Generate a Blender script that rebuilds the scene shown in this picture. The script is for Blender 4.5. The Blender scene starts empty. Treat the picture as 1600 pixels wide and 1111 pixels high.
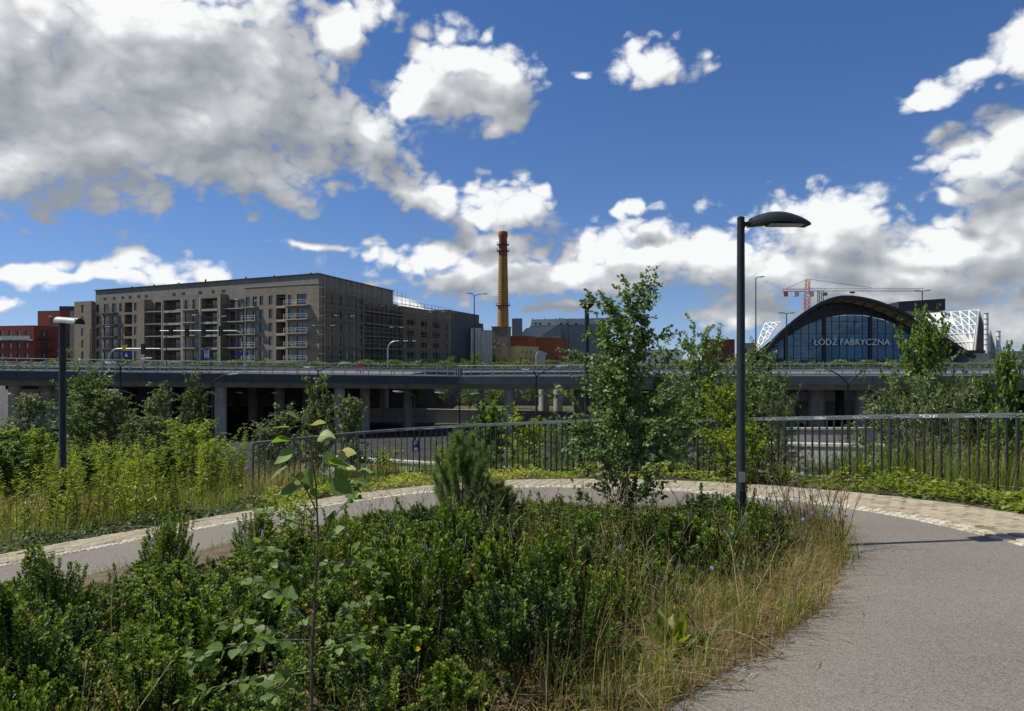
import bpy, bmesh, math, random
import numpy as np
from mathutils import Vector, Matrix
from mathutils.geometry import tessellate_polygon

R = math.radians
EYE, F_PX, HOR = 1.7, 1110.0, 562.0

# ------------------------------------------------------------------ camera, sky, sun
scene = bpy.context.scene
COL = scene.collection
cam_d = bpy.data.cameras.new('camera'); cam = bpy.data.objects.new('camera', cam_d); COL.objects.link(cam)
cam.location = (0, 0, EYE); cam.rotation_euler = (R(90), 0, 0)
cam_d.sensor_width = 36; cam_d.lens = 36 * F_PX / 1600; cam_d.shift_y = 6.5 / 1600
cam_d.clip_start = 0.05; cam_d.clip_end = 9000
scene.camera = cam
SUN_EL, SUN_AZ = R(56), R(-83)          # azimuth from +Y towards +X: the sun stands to the left, slightly ahead
SUN_DIR = Vector((math.cos(SUN_EL) * math.sin(SUN_AZ), math.cos(SUN_EL) * math.cos(SUN_AZ), math.sin(SUN_EL)))
sun_d = bpy.data.lights.new('sun', 'SUN'); sun_d.energy = 5.0; sun_d.angle = R(0.53); sun_d.color = (1, .955, .88)
sun = bpy.data.objects.new('sun', sun_d); COL.objects.link(sun)
sun.rotation_euler = (-SUN_DIR).to_track_quat('-Z', 'Y').to_euler()
vs = scene.view_settings
vs.view_transform = 'Standard'; vs.look = 'None'; vs.gamma = 1; vs.exposure = 0.36; vs.use_curve_mapping = False
scene.render.engine = 'CYCLES'
cy = scene.cycles
cy.use_denoising = True; cy.max_bounces = 6; cy.diffuse_bounces = 3; cy.glossy_bounces = 3
cy.transmission_bounces = 4; cy.transparent_max_bounces = 8; cy.caustics_reflective = False; cy.caustics_refractive = False
cy.sample_clamp_indirect = 6


class NT:
    """small helper for node trees"""
    def __init__(s, tree): s.t = tree
    def n(s, typ, **kw):
        nd = s.t.nodes.new(typ)
        for k, v in kw.items():
            if k.startswith('i_'):
                key = k[2:]; key = int(key) if key.isdigit() else key.replace('_', ' ')
                s.set(nd.inputs[key], v)
            else: setattr(nd, k, v)
        return nd
    def set(s, sock, v):
        if hasattr(v, 'is_output'): s.t.links.new(v, sock)
        elif isinstance(v, bpy.types.Node): s.t.links.new(v.outputs[0], sock)
        else: sock.default_value = v
    def math(s, op, a, b=None, c=None, clamp=False):
        nd = s.t.nodes.new('ShaderNodeMath'); nd.operation = op; nd.use_clamp = clamp
        for i, v in enumerate((a, b, c)):
            if v is not None: s.set(nd.inputs[i], v)
        return nd.outputs[0]
    def vmath(s, op, a, b=None, c=None):
        nd = s.t.nodes.new('ShaderNodeVectorMath'); nd.operation = op
        for i, v in enumerate((a, b, c)):
            if v is not None: s.set(nd.inputs[i], v)
        return nd.outputs['Value'] if op in ('LENGTH', 'DOT_PRODUCT') else nd.outputs['Vector']
    def mix(s, f, a, b, blend='MIX'):
        nd = s.t.nodes.new('ShaderNodeMix'); nd.data_type = 'RGBA'; nd.blend_type = blend
        s.set(nd.inputs[0], f); s.set(nd.inputs[6], a); s.set(nd.inputs[7], b)
        return nd.outputs[2]
    def maprange(s, v, a, b, c=0.0, d=1.0, smooth=False):
        nd = s.t.nodes.new('ShaderNodeMapRange')
        nd.interpolation_type = 'SMOOTHSTEP' if smooth else 'LINEAR'
        s.set(nd.inputs[0], v)
        for i, q in zip((1, 2, 3, 4), (a, b, c, d)): s.set(nd.inputs[i], q)
        return nd.outputs[0]


# clouds as seen over the station and the building site: azimuth / elevation of each puff
CLOUDS = [  # picture x, y and half-sizes only give directions in the sky
    (90, 130, 250, 150), (290, 190, 250, 120), (440, 120, 160, 140), (60, 250, 210, 65), (570, 40, 48, 50), (515, 205, 120, 75),
    (610, 225, 80, 60), (655, 280, 48, 40), (250, 30, 300, 80), (360, 270, 150, 45), (-60, 60, 180, 160), (40, 20, 130, 90),
    (740, 125, 72, 58), (785, 195, 48, 30), (690, 160, 36, 28),
    (795, 312, 70, 44), (725, 330, 62, 30), (670, 310, 40, 26),
    (1020, 92, 74, 29), (898, 97, 28, 11), (1460, 148, 72, 26), (1545, 112, 66, 34), (1625, 75, 70, 46),
    (1560, 262, 150, 50), (1650, 225, 110, 60), (1460, 288, 70, 18), (1590, 320, 110, 50),
    (1300, 375, 130, 62), (1440, 400, 150, 50), (1580, 390, 120, 60), (1400, 440, 240, 38),
    (1010, 400, 170, 50), (860, 425, 230, 45), (670, 398, 110, 32), (1130, 430, 130, 46), (770, 385, 90, 30), (960, 375, 90, 26),
    (530, 374, 54, 16), (985, 322, 28, 14),
    (45, 424, 75, 30), (225, 428, 90, 28), (330, 418, 75, 26), (150, 442, 170, 20), (20, 484, 50, 20), (640, 470, 70, 16), (880, 492, 70, 18),
    (1160, 500, 130, 26), (1560, 480, 130, 60), (1330, 470, 120, 22), (1500, 350, 120, 50), (1250, 430, 120, 45), (960, 450, 160, 30), (1480, 510, 140, 26), (240, 100, 240, 110), (420, 180, 180, 90), (120, 210, 200, 80)]


def build_world():
    w = bpy.data.worlds.new('World'); scene.world = w; w.use_nodes = True
    t = w.node_tree; t.nodes.clear(); k = NT(t)
    gt = bpy.data.node_groups.new('cloud_field', 'ShaderNodeTree')
    gt.interface.new_socket('dir', in_out='INPUT', socket_type='NodeSocketVector')
    for nm in ('form', 'billow'): gt.interface.new_socket(nm, in_out='OUTPUT', socket_type='NodeSocketFloat')
    g = NT(gt); gi = g.n('NodeGroupInput'); go = g.n('NodeGroupOutput')
    D = g.vmath('NORMALIZE', gi.outputs[0])
    sp = g.n('ShaderNodeSeparateXYZ', i_0=D)
    az = g.math('ARCTAN2', sp.outputs[0], sp.outputs[1]); el = g.math('ARCSINE', sp.outputs[2])
    p = g.n('ShaderNodeCombineXYZ', i_0=az, i_1=el).outputs[0]
    Ds = g.vmath('MULTIPLY', D, (1, 1, 1.35))
    nw = g.n('ShaderNodeTexNoise', i_Vector=Ds, i_Scale=6.0, i_Detail=0.0)
    wv = g.vmath('MULTIPLY', g.vmath('SUBTRACT', nw.outputs['Color'], (.5, .5, .5)), (.16, .09, 0))
    nw2 = g.n('ShaderNodeTexNoise', i_Vector=Ds, i_Scale=21.0, i_Detail=1.0)
    wv2 = g.vmath('MULTIPLY', g.vmath('SUBTRACT', nw2.outputs['Color'], (.5, .5, .5)), (.05, .035, 0))
    pw = g.vmath('ADD', g.vmath('ADD', p, wv), wv2)
    acc = None
    for (cx, cy_, rx, ry) in CLOUDS:
        dx = (cx - 800) / F_PX; a = math.atan(dx)
        e = math.atan((HOR - cy_) / math.hypot(F_PX, cx - 800))
        ca = math.cos(a)
        sa = F_PX / (rx * ca * ca * 1.22); se = F_PX / (ry * ca * 1.24)
        L = g.vmath('LENGTH', g.vmath('MULTIPLY_ADD', pw, (sa, se, 0), (-a * sa, -e * se, 0)))
        size = min(1.0, ry / 42.0)
        if size < 1: L = g.math('MULTIPLY_ADD', L, 1.0, .30 * (1 - size))
        acc = L if acc is None else g.math('SMOOTH_MIN', acc, L, .28)
    # the rest of the sky, outside these directions, carries the same broken cumulus
    n2 = g.n('ShaderNodeTexNoise', i_Vector=Ds, i_Scale=3.4, i_Detail=1.0)
    L2 = g.maprange(n2.outputs['Fac'], .40, .62, 1.7, .3)
    out = g.math('MAXIMUM', g.maprange(g.math('ABSOLUTE', az), .66, .85, smooth=True), g.maprange(el, .50, .66, smooth=True))
    L2 = g.math('ADD', L2, g.math('MULTIPLY', g.math('SUBTRACT', 1.0, out), 3.0))
    acc = g.math('SMOOTH_MIN', acc, L2, .2)
    acc = g.math('MINIMUM', acc, 2.2)
    def billow(scale, detail):      # rounded heads with creases between them
        n_ = g.n('ShaderNodeTexNoise', i_Vector=Ds, i_Scale=scale, i_Detail=detail, i_Roughness=.5)
        return g.math('ABSOLUTE', g.math('SUBTRACT', n_.outputs['Fac'], .5))
    bump = g.math('MULTIPLY_ADD', billow(11.0, 1.0), 3.4, g.math('MULTIPLY', billow(30.0, 1.0), 2.4))
    fine = g.n('ShaderNodeTexNoise', i_Vector=Ds, i_Scale=60.0, i_Detail=3.0, i_Roughness=.6)
    bump = g.math('ADD', bump, g.math('MULTIPLY', fine.outputs['Fac'], 1.0))
    bump = g.math('SUBTRACT', bump, 1.08)
    gt.links.new(g.math('SUBTRACT', 1.0, acc), go.inputs[0]); gt.links.new(bump, go.inputs[1])

    tc = k.n('ShaderNodeTexCoord'); Dv = tc.outputs['Generated']
    def field(off):
        nd = t.nodes.new('ShaderNodeGroup'); nd.node_tree = gt
        k.set(nd.inputs[0], Dv if off is None else k.vmath('ADD', Dv, off)); return nd.outputs
    a1 = field(None); a2 = field((-.028, 0, .045))
    r1 = k.math('ADD', a1[0], k.math('MULTIPLY', a1[1], .62))
    dens = k.maprange(r1, -.05, .42, smooth=True)
    # self-shading: form falling away from the sun is grey, heads facing it are bright, creases darker
    lit = k.math('MULTIPLY_ADD', k.math('SUBTRACT', a1[0], a2[0]), .95, .62)
    lit = k.math('ADD', lit, k.math('MULTIPLY', k.math('SUBTRACT', a1[1], a2[1]), .16))
    lit = k.math('ADD', lit, k.math('MULTIPLY', a1[1], .16))
    lit = k.math('SUBTRACT', lit, k.maprange(a2[0], .15, .9, 0.0, .26), clamp=True)
    ramp = k.n('ShaderNodeValToRGB', i_0=lit)
    el_ = ramp.color_ramp.elements
    el_[0].position = 0; el_[0].color = (.23, .25, .28, 1)
    el_[1].position = 1; el_[1].color = (.74, .745, .75, 1)
    e = el_.new(.38); e.color = (.335, .352, .38, 1)
    e = el_.new(.72); e.color = (.47, .485, .505, 1)
    S = 0.10
    cl = k.vmath('SCALE', ramp.outputs[0]); cl.node.inputs['Scale'].default_value = 1 / S
    sky = k.n('ShaderNodeTexSky', sky_type='NISHITA', sun_disc=False, sun_elevation=SUN_EL, sun_rotation=SUN_AZ,
              air_density=1.0, dust_density=.1, ozone_density=1.6, altitude=120)
    sz = k.n('ShaderNodeSeparateXYZ', i_0=Dv)
    dz = k.math('MULTIPLY_ADD', k.math('MAXIMUM', sz.outputs[2], 0.0), .93, .075)   # the thick yellowish air right at the horizon is left out
    k.set(sky.inputs[0], k.n('ShaderNodeCombineXYZ', i_0=sz.outputs[0], i_1=sz.outputs[1], i_2=dz))
    hs = k.n('ShaderNodeHueSaturation'); hs.inputs['Saturation'].default_value = 1.24; hs.inputs['Value'].default_value = .78
    t.links.new(sky.outputs[0], hs.inputs['Color'])
    col = k.mix(dens, k.mix(1.0, hs.outputs[0], (.92, .90, 1.06, 1), 'MULTIPLY'), cl)
    bg = k.n('ShaderNodeBackground', i_0=col, i_1=S)
    o = k.n('ShaderNodeOutputWorld'); t.links.new(bg.outputs[0], o.inputs[0])
    w.cycles.sampling_method = 'MANUAL'; w.cycles.sample_map_resolution = 512

build_world()

# ------------------------------------------------------------------ helpers
rng = np.random.default_rng(7)
random.seed(7)


def P(px, py, d):
    """the point in direction of picture position (px, py) at distance d along +Y"""
    return Vector(((px - 800) / F_PX * d, d, EYE - (py - HOR) / F_PX * d))


def X(px, d): return (px - 800) / F_PX * d
def Z(py, d): return EYE - (py - HOR) / F_PX * d


def link(o, parent=None):
    COL.objects.link(o)
    if parent is not None: o.parent = parent
    return o


def tag(o, label=None, cat=None, group=None, kind=None):
    if label: o['label'] = label
    if cat: o['category'] = cat
    if group: o['group'] = group
    if kind: o['kind'] = kind
    return o


def empty(name, loc=(0, 0, 0), rz=0.0, label=None, cat=None, group=None):
    o = bpy.data.objects.new(name, None); link(o); o.location = loc; o.rotation_euler = (0, 0, rz)
    o.empty_display_size = .2
    return tag(o, label, cat, group)


def copy_tree(o, parent=None):
    c = o.copy(); link(c, parent)
    for ch in o.children: copy_tree(ch, c)
    return c


class MB:
    """collects polygons for ONE mesh"""
    def __init__(s): s.v = []; s.f = []; s.m = []; s.mi = 0
    def _add(s, vs, fs):
        b = len(s.v); s.v.extend([tuple(p) for p in vs])
        s.f.extend([tuple(i + b for i in f) for f in fs]); s.m.extend([s.mi] * len(fs))
    def quad(s, a, b, c, d): s._add([a, b, c, d], [(0, 1, 2, 3)])
    def poly(s, pts): s._add(pts, [tuple(range(len(pts)))])
    def box(s, x0, x1, y0, y1, z0, z1, M=None):
        vs = [Vector((x, y, z)) for z in (z0, z1) for y in (y0, y1) for x in (x0, x1)]
        if M is not None: vs = [M @ q for q in vs]
        s._add(vs, [(0, 2, 3, 1), (4, 5, 7, 6), (0, 1, 5, 4), (2, 6, 7, 3), (0, 4, 6, 2), (1, 3, 7, 5)])
        return s
    def tube(s, pts, rad, n=8, caps=True):
        pts = [Vector(p) for p in pts]
        if not hasattr(rad, '__len__'): rad = [rad] * len(pts)
        rings = []; up = None
        for i, p in enumerate(pts):
            d = (pts[min(i + 1, len(pts) - 1)] - pts[max(i - 1, 0)])
            if d.length < 1e-9: d = Vector((0, 0, 1))
            d.normalize()
            if up is None: up = Vector((1, 0, 0)) if abs(d.x) < .8 else Vector((0, 1, 0))
            a = (up - d * up.dot(d)).normalized(); b = d.cross(a); up = a
            rings.append([p + (a * math.cos(t) + b * math.sin(t)) * rad[i] for t in [2 * math.pi * j / n for j in range(n)]])
        vs = [q for r in rings for q in r]; fs = []
        for i in range(len(pts) - 1):
            for j in range(n):
                k = (j + 1) % n
                fs.append((i * n + j, i * n + k, (i + 1) * n + k, (i + 1) * n + j))
        if caps: fs.append(tuple(range(n - 1, -1, -1))); fs.append(tuple((len(pts) - 1) * n + j for j in range(n)))
        s._add(vs, fs); return s
    def prism(s, pts2, y0, y1, M=None):
        """outline in x/z extruded along y"""
        n = len(pts2)
        vs = [Vector((x, y0, z)) for x, z in pts2] + [Vector((x, y1, z)) for x, z in pts2]
        if M is not None: vs = [M @ q for q in vs]
        s._add(vs, [tuple(range(n)), tuple(range(2 * n - 1, n - 1, -1))] + [(i, i + n, (i + 1) % n + n, (i + 1) % n) for i in range(n)])
        return s
    def mesh(s, name, mats):
        me = bpy.data.meshes.new(name); me.from_pydata(s.v, [], s.f)
        for m in (mats if isinstance(mats, (list, tuple)) else [mats]): me.materials.append(m)
        if len(me.materials) > 1: me.polygons.foreach_set('material_index', s.m)
        bm = bmesh.new(); bm.from_mesh(me); bmesh.ops.recalc_face_normals(bm, faces=bm.faces[:]); bm.to_mesh(me); bm.free()
        me.update(); return me
    def build(s, name, mats, parent=None, smooth=False, bevel=0):
        me = s.mesh(name, mats)
        if smooth: me.shade_smooth()
        o = link(bpy.data.objects.new(name, me), parent)
        if smooth:
            try: me.set_sharp_from_angle(angle=R(40))
            except Exception: pass
        if bevel:
            b = o.modifiers.new('bevel', 'BEVEL'); b.width = bevel; b.segments = 2; b.limit_method = 'ANGLE'
        return o


def obj(name, me, parent=None, M=None):
    o = link(bpy.data.objects.new(name, me), parent)
    if M is not None: o.matrix_local = M
    return o


def np_mesh(name, V, Fc, mat, tint=None, smooth=False):
    """V (n,3), Fc (m,k) arrays -> mesh"""
    me = bpy.data.meshes.new(name); k = Fc.shape[1]
    me.vertices.add(len(V)); me.vertices.foreach_set('co', np.ascontiguousarray(V, dtype=np.float32).ravel())
    me.loops.add(Fc.size); me.loops.foreach_set('vertex_index', np.ascontiguousarray(Fc, dtype=np.int32).ravel())
    me.polygons.add(len(Fc))
    me.polygons.foreach_set('loop_start', np.arange(0, Fc.size, k, dtype=np.int32))
    if tint is not None:
        at = me.attributes.new('tint', 'FLOAT', 'POINT'); at.data.foreach_set('value', np.ascontiguousarray(tint, dtype=np.float32))
    me.materials.append(mat); me.update(calc_edges=True); me.validate()
    if smooth: me.shade_smooth()
    return me


# ------------------------------------------------------------------ materials
MATS = {}


def mat(name, col, rough=.8, var=.25, scale=4.0, bump=0.0, bscale=None, metal=0.0, spec=.4, col2=None, stretch=None, stain=0.0):
    if name in MATS: return MATS[name]
    m = bpy.data.materials.new(name); m.use_nodes = True; t = m.node_tree; k = NT(t)
    b = t.nodes['Principled BSDF']
    tc = k.n('ShaderNodeTexCoord'); vec = tc.outputs['Object']
    geo = k.n('ShaderNodeNewGeometry'); vec = geo.outputs['Position']
    if stretch: vec = k.vmath('MULTIPLY', vec, stretch)
    n = k.n('ShaderNodeTexNoise', i_Vector=vec, i_Scale=scale, i_Detail=6.0, i_Roughness=.6)
    c = Vector(col); c2 = Vector(col2) if col2 else c * (1 - var)
    f = k.maprange(n.outputs['Fac'], .3, .7)
    base = k.mix(f, (*c2, 1), (*(c * (1 + (0 if col2 else var * .5))), 1))
    if stain:
        n2 = k.n('ShaderNodeTexNoise', i_Vector=k.vmath('MULTIPLY', vec, (1.6, 1.6, .25)), i_Scale=1.1, i_Detail=7.0, i_Roughness=.65)
        base = k.mix(k.maprange(n2.outputs['Fac'], .45, .75, 0, stain), base, (*(c * .35), 1))
    t.links.new(base, b.inputs['Base Color'])
    b.inputs['Roughness'].default_value = rough; b.inputs['Metallic'].default_value = metal
    b.inputs['Specular IOR Level'].default_value = spec
    if bump:
        bn = k.n('ShaderNodeTexNoise', i_Vector=vec, i_Scale=bscale or scale * 6, i_Detail=4.0)
        bp = k.n('ShaderNodeBump', i_Strength=bump, i_Distance=.02); t.links.new(bn.outputs['Fac'], bp.inputs['Height'])
        t.links.new(bp.outputs[0], b.inputs['Normal'])
    MATS[name] = m; return m


def mat_leaf(name, dark, light, trans=.35, rough=.42, spec=.5, third=None):
    if name in MATS: return MATS[name]
    m = bpy.data.materials.new(name); m.use_nodes = True; t = m.node_tree; k = NT(t)
    b = t.nodes['Principled BSDF']; out = t.nodes['Material Output']
    at = k.n('ShaderNodeAttribute', attribute_name='tint')
    oi = k.n('ShaderNodeObjectInfo')
    f = k.math('ADD', at.outputs['Fac'], k.math('MULTIPLY_ADD', oi.outputs['Random'], .3, -.15))
    rp = k.n('ShaderNodeValToRGB', i_0=f); e = rp.color_ramp.elements
    e[0].position = .05; e[0].color = (*dark, 1); e[1].position = .9; e[1].color = (*light, 1)
    if third: q = e.new(.99); q.color = (*third, 1)
    t.links.new(rp.outputs[0], b.inputs['Base Color']); b.inputs['Roughness'].default_value = rough
    b.inputs['Specular IOR Level'].default_value = spec
    tr = k.n('ShaderNodeBsdfTranslucent'); tcol = k.mix(1.0, rp.outputs[0], (1.6, 1.7, .55, 1), 'MULTIPLY')
    t.links.new(tcol, tr.inputs[0])
    mx = k.n('ShaderNodeMixShader', i_0=trans); t.links.new(b.outputs[0], mx.inputs[1]); t.links.new(tr.outputs[0], mx.inputs[2])
    t.links.new(mx.outputs[0], out.inputs[0]); MATS[name] = m; return m


def mat_asphalt():
    m = bpy.data.materials.new('asphalt'); m.use_nodes = True; t = m.node_tree; k = NT(t); b = t.nodes['Principled BSDF']
    geo = k.n('ShaderNodeNewGeometry'); v = geo.outputs['Position']
    n1 = k.n('ShaderNodeTexNoise', i_Vector=v, i_Scale=.9, i_Detail=5.0)
    vo = k.n('ShaderNodeTexVoronoi', i_Vector=v, i_Scale=150.0); vo.inputs['Randomness'].default_value = 1
    sp = k.n('ShaderNodeSeparateColor', i_0=vo.outputs['Color'])
    c = k.mix(k.maprange(n1.outputs['Fac'], .3, .7), (.098, .088, .074, 1), (.132, .118, .100, 1))
    c = k.mix(k.maprange(sp.outputs[0], .0, 1.0, 0, .62), c, (.25, .23, .20, 1))
    c = k.mix(k.maprange(sp.outputs[1], .7, 1.0, 0, .7), c, (.035, .033, .034, 1))
    # worn, dusty patches and a few dark drips
    n2 = k.n('ShaderNodeTexNoise', i_Vector=v, i_Scale=2.7, i_Detail=8.0, i_Roughness=.7)
    c = k.mix(k.maprange(n2.outputs['Fac'], .52, .75, 0, .35), c, (.165, .15, .13, 1))
    t.links.new(c, b.inputs['Base Color']); b.inputs['Roughness'].default_value = .85
    b.inputs['Specular IOR Level'].default_value = .3
    bp = k.n('ShaderNodeBump', i_Strength=.55, i_Distance=.006); t.links.new(vo.outputs['Distance'], bp.inputs['Height'])
    t.links.new(bp.outputs[0], b.inputs['Normal']); MATS['asphalt'] = m; return m


def mat_brick(name, c1, c2, mortar, scale=1.0, stain=.25):
    """far brickwork, courses too small to tell apart"""
    m = bpy.data.materials.new(name); m.use_nodes = True; t = m.node_tree; k = NT(t); b = t.nodes['Principled BSDF']
    tc = k.n('ShaderNodeNewGeometry'); v = tc.outputs['Position']
    sp = k.n('ShaderNodeSeparateXYZ', i_0=v)
    u = k.math('ADD', k.math('MULTIPLY', sp.outputs[0], .85), k.math('MULTIPLY', sp.outputs[1], .85))
    v2 = k.n('ShaderNodeCombineXYZ', i_0=u, i_1=sp.outputs[2])
    br = k.n('ShaderNodeTexBrick', i_Vector=v2.outputs[0], i_Scale=scale)
    br.inputs['Color1'].default_value = (*c1, 1); br.inputs['Color2'].default_value = (*c2, 1); br.inputs['Mortar'].default_value = (*mortar, 1)
    br.inputs['Mortar Size'].default_value = .012; br.inputs['Brick Width'].default_value = .5; br.inputs['Row Height'].default_value = .17
    n = k.n('ShaderNodeTexNoise', i_Vector=k.vmath('MULTIPLY', v, (.5, .5, .12)), i_Scale=1.0, i_Detail=7.0, i_Roughness=.65)
    c = k.mix(k.maprange(n.outputs['Fac'], .4, .75, 0, stain), br.outputs['Color'], (*(Vector(c1) * .45), 1))
    t.links.new(c, b.inputs['Base Color']); b.inputs['Roughness'].default_value = .9; b.inputs['Specular IOR Level'].default_value = .2
    MATS[name] = m; return m


def mat_glass(name, col=(.02, .03, .035), rough=.05, spec=.8):
    m = bpy.data.materials.new(name); m.use_nodes = True; b = m.node_tree.nodes['Principled BSDF']; t = m.node_tree; k = NT(t)
    geo = k.n('ShaderNodeNewGeometry'); n = k.n('ShaderNodeTexNoise', i_Vector=geo.outputs['Position'], i_Scale=.35, i_Detail=2.0)
    oi = k.n('ShaderNodeObjectInfo')
    c = k.mix(oi.outputs['Random'], (*col, 1), (*(Vector(col) * 2.4), 1))
    t.links.new(c, b.inputs['Base Color'])
    b.inputs['Roughness'].default_value = rough; b.inputs['Specular IOR Level'].default_value = spec
    bp = k.n('ShaderNodeBump', i_Strength=.12, i_Distance=.3); t.links.new(n.outputs['Fac'], bp.inputs['Height']); t.links.new(bp.outputs[0], b.inputs['Normal'])
    MATS[name] = m; return m


M_asphalt = mat_asphalt()
M_soil = mat('soil', (.13, .095, .06), .95, .5, 5, .6, 40, col2=(.055, .045, .025))
M_ground = mat('ground_mix', (.10, .09, .06), .95, .4, .6, .3, 20, col2=(.05, .06, .025), spec=.05)
M_lower = mat('lower_asphalt', (.045, .045, .045), .95, .3, .8, .2, 60, spec=.05)
M_paver = mat('paver', (.30, .26, .175), .9, .28, 9, .35, 90, stain=.15)
M_paver2 = mat('paver_grey', (.235, .205, .155), .9, .3, 9, .35, 90)
M_sett = mat('sett', (.41, .37, .29), .85, .3, 14, .4, 60)
M_joint = mat('joint_sand', (.17, .145, .10), .95, .4, 12, .4, 60, col2=(.09, .085, .045))
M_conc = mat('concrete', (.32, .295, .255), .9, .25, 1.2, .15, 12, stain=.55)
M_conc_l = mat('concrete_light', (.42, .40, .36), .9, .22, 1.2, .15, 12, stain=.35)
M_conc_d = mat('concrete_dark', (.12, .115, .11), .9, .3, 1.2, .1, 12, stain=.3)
M_fascia_shaded = mat('fascia_panel', (.045, .058, .072), .6, .25, .5, spec=.3, stain=.3)  # left run: shade put into a darker copy of the panel colour
M_steel = mat('galvanised', (.34, .36, .36), .45, .2, 3, metal=.6)
M_dark = mat('dark_paint', (.014, .019, .021), .5, .3, 6, .05, 40, spec=.3, stain=.2)
M_rail = mat('rail_paint', (.026, .033, .034), .5, .3, 8, .08, 60, spec=.5)
M_handrail = mat('handrail_metal', (.10, .115, .12), .5, .35, 7, .05, 60, spec=.5, stain=.3)
M_lens = mat('lamp_lens', (.30, .31, .31), .2, .1, 5, spec=.6)
M_white = mat('white_paint', (.72, .72, .70), .5, .12, 5)
M_bark = mat('bark', (.11, .085, .06), .9, .5, 30, .5, 90)
M_birch = mat('birch_bark', (.16, .12, .09), .85, .5, 25, .4, 90)
M_stem = mat('green_stem', (.10, .10, .035), .8, .4, 30)
M_straw = mat('straw', (.36, .28, .14), .8, .3, 30)
M_deadstem = mat('dead_stem', (.14, .10, .065), .9, .4, 30)

# ------------------------------------------------------------------ terrain
LOW = -5.9
def g0(x, y): return np.clip(-.048 * y + .069 * x, -2.2, .75)

RAILP = [(-5.22, 14.3), (-4.3, 15.3), (-3.3, 15.95), (-2.2, 16.1), (-1.0, 15.75), (.2, 15.1), (1.29, 14.35), (2.35, 13.5), (3.29, 12.6), (4.15, 11.7),
         (4.88, 10.83), (5.45, 10.15), (5.88, 9.55), (6.2, 9.0), (6.45, 8.4), (6.62, 7.7), (6.72, 6.8), (6.75, 5.6)]
BANK = [(-60, -40), (-60, 16), (-30, 19.5), (-16, 20), (-9, 18.6), (-6.2, 16.2)] + [(x * 1.03 + .1, y + .35) for x, y in RAILP[1:]] + [(7.2, 4), (8, 0), (10, -40)]


def poly_sd(poly, Xq, Yq):
    """distance outside a polygon (0 inside), vectorised"""
    inside = np.zeros(Xq.shape, bool); best = np.full(Xq.shape, 1e18)
    n = len(poly)
    for i in range(n):
        x1, y1 = poly[i]; x2, y2 = poly[(i + 1) % n]
        dx, dy = x2 - x1, y2 - y1
        t = np.clip(((Xq - x1) * dx + (Yq - y1) * dy) / (dx * dx + dy * dy), 0, 1)
        best = np.minimum(best, (Xq - x1 - t * dx) ** 2 + (Yq - y1 - t * dy) ** 2)
        c = ((y1 > Yq) != (y2 > Yq)) & (Xq < (x2 - x1) * (Yq - y1) / ((y2 - y1) if y2 != y1 else 1e-9) + x1)
        inside ^= c
    return np.sqrt(best), inside


def H(x, y):
    x = np.asarray(x, float); y = np.asarray(y, float)
    d, ins = poly_sd(BANK, x, y); d = np.where(ins, 0, d)
    s = np.clip(d / 9.0, 0, 1); s = s * s * (3 - 2 * s)
    z = g0(x, y) * (1 - s) + LOW * s
    t = np.clip((y - 118) / .6, 0, 1)
    return z * (1 - t) + 0.0 * t


def H1(x, y): return float(H(np.array([x]), np.array([y]))[0])


def build_ground():
    xs = np.unique(np.concatenate([np.linspace(-4000, -200, 12), np.linspace(-200, -34, 20), np.arange(-34, 18, .4), np.linspace(18, 200, 24), np.linspace(200, 4000, 12)]))
    ys = np.unique(np.concatenate([np.linspace(-300, -8, 10), np.arange(-8, 34, .4), np.linspace(34, 117.9, 30), np.linspace(118, 118.7, 4), np.linspace(119, 400, 20), np.linspace(400, 6000, 14)]))
    XX, YY = np.meshgrid(xs, ys); ZZ = H(XX, YY)
    nx = len(xs); V = np.stack([XX.ravel(), YY.ravel(), ZZ.ravel()], 1)
    i, j = np.meshgrid(np.arange(nx - 1), np.arange(len(ys) - 1)); a = (j * nx + i).ravel()
    Fc = np.stack([a, a + 1, a + nx + 1, a + nx], 1)
    o = obj('ground', np_mesh('ground', V, Fc, M_ground)); tag(o, 'earth bank sloping to the sunken road and the city ground behind', 'ground', kind='structure')
build_ground()


def resample(pts, step):
    pts = [Vector((p[0], p[1], 0)) for p in pts]; out = []
    # Catmull-Rom smoothing
    for i in range(len(pts) - 1):
        p0 = pts[max(i - 1, 0)]; p1 = pts[i]; p2 = pts[i + 1]; p3 = pts[min(i + 2, len(pts) - 1)]
        for t in np.linspace(0, 1, 24, endpoint=False):
            out.append(.5 * (2 * p1 + (p2 - p0) * t + (2 * p0 - 5 * p1 + 4 * p2 - p3) * t * t + (3 * p1 - p0 - 3 * p2 + p3) * t ** 3))
    out.append(pts[-1])
    res = [out[0]]; acc = 0
    for a, b in zip(out, out[1:]):
        seg = (b - a).length; 
        while seg > 1e-9 and acc + seg >= step:
            a = a + (b - a) * ((step - acc) / seg); res.append(a.copy()); seg = (b - a).length; acc = 0
        acc += seg
    return res


def sheet(name, pts, dz, m, label, cat):
    """flat polygon laid on the sloping bank plane"""
    tri = tessellate_polygon([[Vector((p[0], p[1], 0)) for p in pts]])
    me = bpy.data.meshes.new(name)
    me.from_pydata([(p[0], p[1], -.048 * p[1] + .069 * p[0] + dz) for p in pts], [], [tuple(t) for t in tri]); me.materials.append(m)
    bm = bmesh.new(); bm.from_mesh(me); bmesh.ops.recalc_face_normals(bm, faces=bm.faces[:])
    if sum(f.normal.z for f in bm.faces) < 0: bmesh.ops.reverse_faces(bm, faces=bm.faces[:])
    bm.to_mesh(me); bm.free()
    return tag(obj(name, me), label, cat, kind='structure')


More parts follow.
